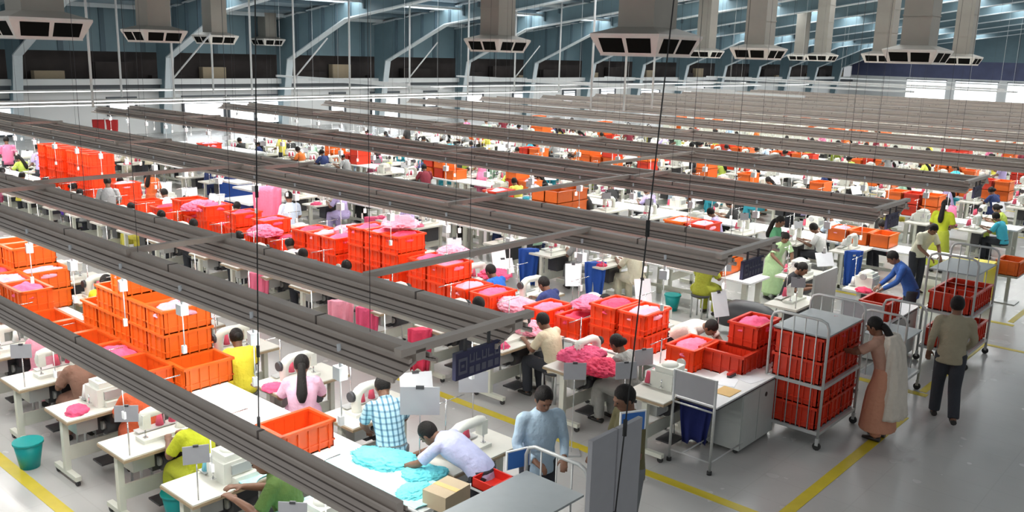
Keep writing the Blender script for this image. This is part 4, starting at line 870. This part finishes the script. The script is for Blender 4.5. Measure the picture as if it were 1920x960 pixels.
# cardboard box, red trays and blue boards by the front trolley
t = thing('cardboard_box', 'brown cardboard box on the white table at the bottom', 'box', (-5.13, 5.08, .735), .1); link('box_body', MB().box(-.13, .13, -.17, .17, 0, .15, 'card').mesh('box_body'), t); link('tape', MB().box(-.13, .13, -.03, .03, .15, .152, 'ochre').mesh('tape'), t)
tm = MB(); x0_, x1_, ya_, yb_ = -5.12, -4.86, 5.38, 5.66
tm.box(x0_, x1_, ya_, yb_, .78, .79, 'redp').box(x0_, x0_ + .015, ya_, yb_, .78, .87, 'redp').box(x1_ - .015, x1_, ya_, yb_, .78, .87, 'redp').box(x0_, x1_, ya_, ya_ + .015, .78, .87, 'redp').box(x0_, x1_, yb_ - .015, yb_, .78, .87, 'redp')
tag(link('tray', tm.mesh('tray')), 'shallow red plastic tray beside the cardboard box', 'tray')
tag(link('tray_stand', MB().box(x0_ - .05, x1_ + .02, ya_, yb_, .755, .78, 'white').box(-5.01, -4.97, 5.5, 5.54, .02, .755, 'steel').box(x0_, x1_, 5.4, 5.64, 0, .02, 'steel').mesh('tray_stand')), 'slim white stand carrying the red tray', 'stand')
t = thing('white_chair', 'white plastic chair behind the lavender shirt man', 'chair', (-5.0, 5.82, 0), 2.6)
link('seat', MB().box(-.19, .19, -.19, .19, .42, .45, 'white').mesh('seat'), t); link('backrest', MB().box(-.205, -.18, -.18, .18, .55, .80, 'white').box(-.2, -.185, -.17, -.15, .44, .56, 'steel').box(-.2, -.185, .15, .17, .44, .56, 'steel').mesh('backrest'), t)
for a in (-.16, .16):
    for b in (-.16, .16): link('leg', MB().tube([(a, b, 0), (a, b, .42)], .012, 'steel', 6).mesh('leg'), t)
blue_frame(-4.78, 5.62, 1.0, -.3, 'small blue board with white rim before the light blue shirt man'); blue_frame(-3.95, 6.15, 1.45, -.5, 'small blue board with white rim held before the khaki shirt man')
# hero instruction boards in the front
board(-5.93, 5.5, .757, -.8, 'grey', 'large grey instruction sheet right of the plaid shirt man', .1, .55, 1.3)
board(-6.05, 6.36, .757, -.8, 'grey', 'grey instruction board below the navy sign, over the lane', .1, .48, 1.05)
for i, (x, y, k) in enumerate(((-5.9, 7.9, 'grey'), (-5.5, 8.35, 'grey'), (-5.62, 8.9, 'grey'), (-12.39, 11.2, 'paper'), (-11.28, 11.3, 'paper'), (-10.1, 11.2, 'paper'), (-8.56, 11.3, 'paper'), (-7.22, 11.3, 'paper'), (-6.02, 11.5, 'paper'), (-7.36, 14.1, 'grey'))):
    b_ = board(x, y, .0, -.8 + (i % 3) * .2, k, '%s board on a floor stand, %s' % (('grey' if k == 'grey' else 'white'), ('left of the near row tables by the lane', 'in front of the cream overlock table', 'beside the pink cloth', 'left end of the far row line', 'second of the far row line', 'third of the far row line', 'fourth of the far row line', 'fifth of the far row line', 'tall, before the black sack', 'before the olive sari woman')[i]), .35 if k == 'paper' else .1, 1.08 if k == 'paper' else 1.0, 1.0)
    for ch in b_.children:
        if ch.name.startswith('board_panel'): ch.scale = (1, .9, 1.75) if k == 'paper' else (1, .9, .95)
    link('base_plate', MB().box(-.1, .1, -.1, .1, 0, .02, 'steel').mesh('base_plate'), b_)
# teal bins, yellow chair, drum, bags
def bin_(x, y, label, k='teal'):
    mb = MB(); mb.tube([(x, y, 0), (x, y, .30)], [.10, .15], k, 18, None, 1).tube([(x, y, .28), (x, y, .305)], .158, k, 18); tag(link('waste_bin', mb.mesh('waste_bin')), label, 'bin', 'teal waste bins')
bin_(-9.95, 3.4, 'teal waste bin on the floor at the lower left'); bin_(-7.75, 3.95, 'teal waste bin beneath the sewing table at the bottom'); bin_(-8.35, 14.1, 'teal waste bin near the black bag')
t = MB().tube([(-7.2, 13.75, .22), (-6.9, 13.8, .30), (-6.5, 13.85, .28), (-6.2, 13.9, .2)], [.16, .26, .28, .18], 'dark', 14, None, 3); tag(link('black_bag', t.mesh('black_bag')), 'large black sack lying beside the woman in black', 'bag')
t = thing('divider_screen', 'brown grey upright divider screen beside the woman in black', 'divider', (-5.55, 13.7, 0), 0)
link('screen_panel', MB().box(-.02, .02, 0, .9, .45, 1.25, 'cab').mesh('screen_panel'), t)
for b in (.03, .87): link('leg', MB().tube([(0, b, 0), (0, b, .45)], .015, 'steel', 6).box(-.15, .15, b - .02, b + .02, 0, .03, 'steel').mesh('leg'), t)
tag(link('yellow_chest', MB().box(-4.95, -4.2, 18.5, 19.3, 0, .78, 'cab').box(-4.97, -4.18, 18.48, 19.32, .78, .84, 'yellowp').box(-4.2, -4.15, 18.5, 19.3, .1, .78, 'yellowp').mesh('yellow_chest')), 'yellow topped grey chest at the far right', 'chest')
crate(-4.0, 19.6, .6, ORANGE, 'orange crate hanging at the yellow topped chest', 'crates at the far right', 0)
tag(link('crate_stand', MB().box(-4.2, -3.8, 19.3, 19.9, .56, .6, 'cab').box(-4.03, -3.97, 19.57, 19.63, .02, .56, 'steel').box(-4.2, -3.8, 19.4, 19.8, 0, .02, 'steel').mesh('crate_stand')), 'grey stand under the orange crate at the far right', 'stand')
crate(-4.5, 13.75, .79, REDO, 'red open crate on the second inspection table', 'red crate on the inspection table', 0)
crate(-7.75, 14.9, .735, ORANGE, 'orange crate at the end of the second light rail pair', 'orange crate by the second navy sign', 0)
# tall pairs of white tables with blue cabinets seen far left
for i, (x, y, c) in enumerate(((-21.0, 13.6, 'vblue'), (-22.6, 14.0, 'vblue'), (-19.5, 12.4, 'bluecloth'))):
    tag(link('cutting_table', MB().box(x - .6, x + .6, y - .5, y + .5, .8, .85, 'white').box(x - .5, x + .5, y - .4, y + .4, .05, .8, c).mesh('cutting_table')), 'white topped table with blue cabinet towards the left wall, %s' % ORD[i], 'table', 'white tables with blue cabinets')
# --- third and later bays: crate lines
tag(link('crate_dolly', MB().box(-14.2, -13.4, 17.0, 18.0, .10, .16, 'dark').box(-14.1, -14.0, 17.1, 17.2, 0, .1, 'black').box(-13.6, -13.5, 17.1, 17.2, 0, .1, 'black').box(-14.1, -14.0, 17.8, 17.9, 0, .1, 'black').box(-13.6, -13.5, 17.8, 17.9, 0, .1, 'black').mesh('crate_dolly')), 'low dark dolly under the orange crate block in the lane', 'dolly')
for a in range(2):
    for b in range(2):
        for l in range(4): crate(-14.0 + .42 * a, 17.2 + .6 * b, .165 + .292 * l, ORANGE, 'orange crate in the tall block standing in the lane, %s column, %s layer' % (ORD[a * 2 + b], ORD[l]), 'orange crate block in the lane', 0, None, True)
for m in range(2, 9):
    n = 0; x = -6.0 - rnd.random()
    while x > -30:
        run = rnd.randint(2, 4) if rnd.random() < .5 else 0
        for q in range(run):
            lv = rnd.choice((1, 1, 2, 2, 3))
            n += 1
            for l in range(lv):
                if inview(x, CY(m), 1) and cratecount[0] < 300 and free(x, CY(m), .45):
                    crate(x, CY(m) + rnd.uniform(-.03, .03), .735 + .292 * l, ORANGE if rnd.random() < .7 else REDO, 'orange crate, %s bay line, %s column from the aisle, %s layer' % (BAY[m], ORD[min(99, n)], ORD[l]), 'orange crates of the %s bay' % BAY[m], 0, PINKS[2] if (l == lv - 1 and rnd.random() < .4 and m < 4) else None, True)
            x -= .46
        x -= rnd.uniform(.6, 2.2) if run else 1.2
# --- beyond: distant rows as masses
fm_ = MB(); fc = MB(); fp = MB()
ltb = MB().box(-.275, .275, -.5, .5, .72, .755, 'cream').box(-.1, .1, -.3, .3, .755, 1.0, 'mach').box(-.2, .2, -.45, .45, 0, .72, 'creamleg')
for m in range(9, 13):
    for r in (0, 1):
        for i in range(20):
            x = -5.6 - 1.25 * i; y = y0(m) + (.76 if r == 0 else 2.72)
            if inview(x, y, .8): fm_.add(ltb, Matrix.Translation((x, y, 0)))
    for i in range(40):
        x = -5.6 - .62 * i
        if (int(x * .3 + m) % 3) == 0 and inview(x, CY(m), .8): fc.box(x - .2, x + .2, CY(m) - .3, CY(m) + .3, .0, .8 + .25 * ((i * 7 + m) % 2), 'plastic')
tag(link('distant_tables', fm_.mesh('distant_tables')), 'mass of sewing tables and machines far back in the hall', 'sewing tables', None, 'stuff')
tag(link('distant_crates', fc.mesh('distant_crates'), color=ORANGE), 'mass of orange crates far back in the hall', 'crates', None, 'stuff')
# --- hanging black cables
def cable(pa, da, pb, db, r, label, plug=True):
    a = V((0, 0, H)) + (Rw @ V((pa[0] - 960, 480 - pa[1], -FPX))) * (da / FPX); b = V((0, 0, H)) + (Rw @ V((pb[0] - 960, 480 - pb[1], -FPX))) * (db / FPX)
    t = thing('hanging_cable', label, 'cable', tuple(b), 0, 'black hanging cables')
    link('cord', MB().tube([tuple(a - b), (0, 0, 0)], r, 'black', 6).mesh('cord'), t)
    for u in ((.0, .16, .52) if plug else (.04,)):
        p = (a - b) * u; link('cord_clip', MB().tube([tuple(p - V((0, 0, .05))), tuple(p + V((0, 0, .05)))], r * 2.6, 'black', 8).mesh('cord_clip'), t)
cable((478, -40), 7.6, (485, 792), 7.6, .0055, 'thin black cable hanging down to the white table beside the open crate')
cable((1268, -40), 5.6, (1152, 975), 5.2, .005, 'black cable hanging in front of the tall partition, from the roof')
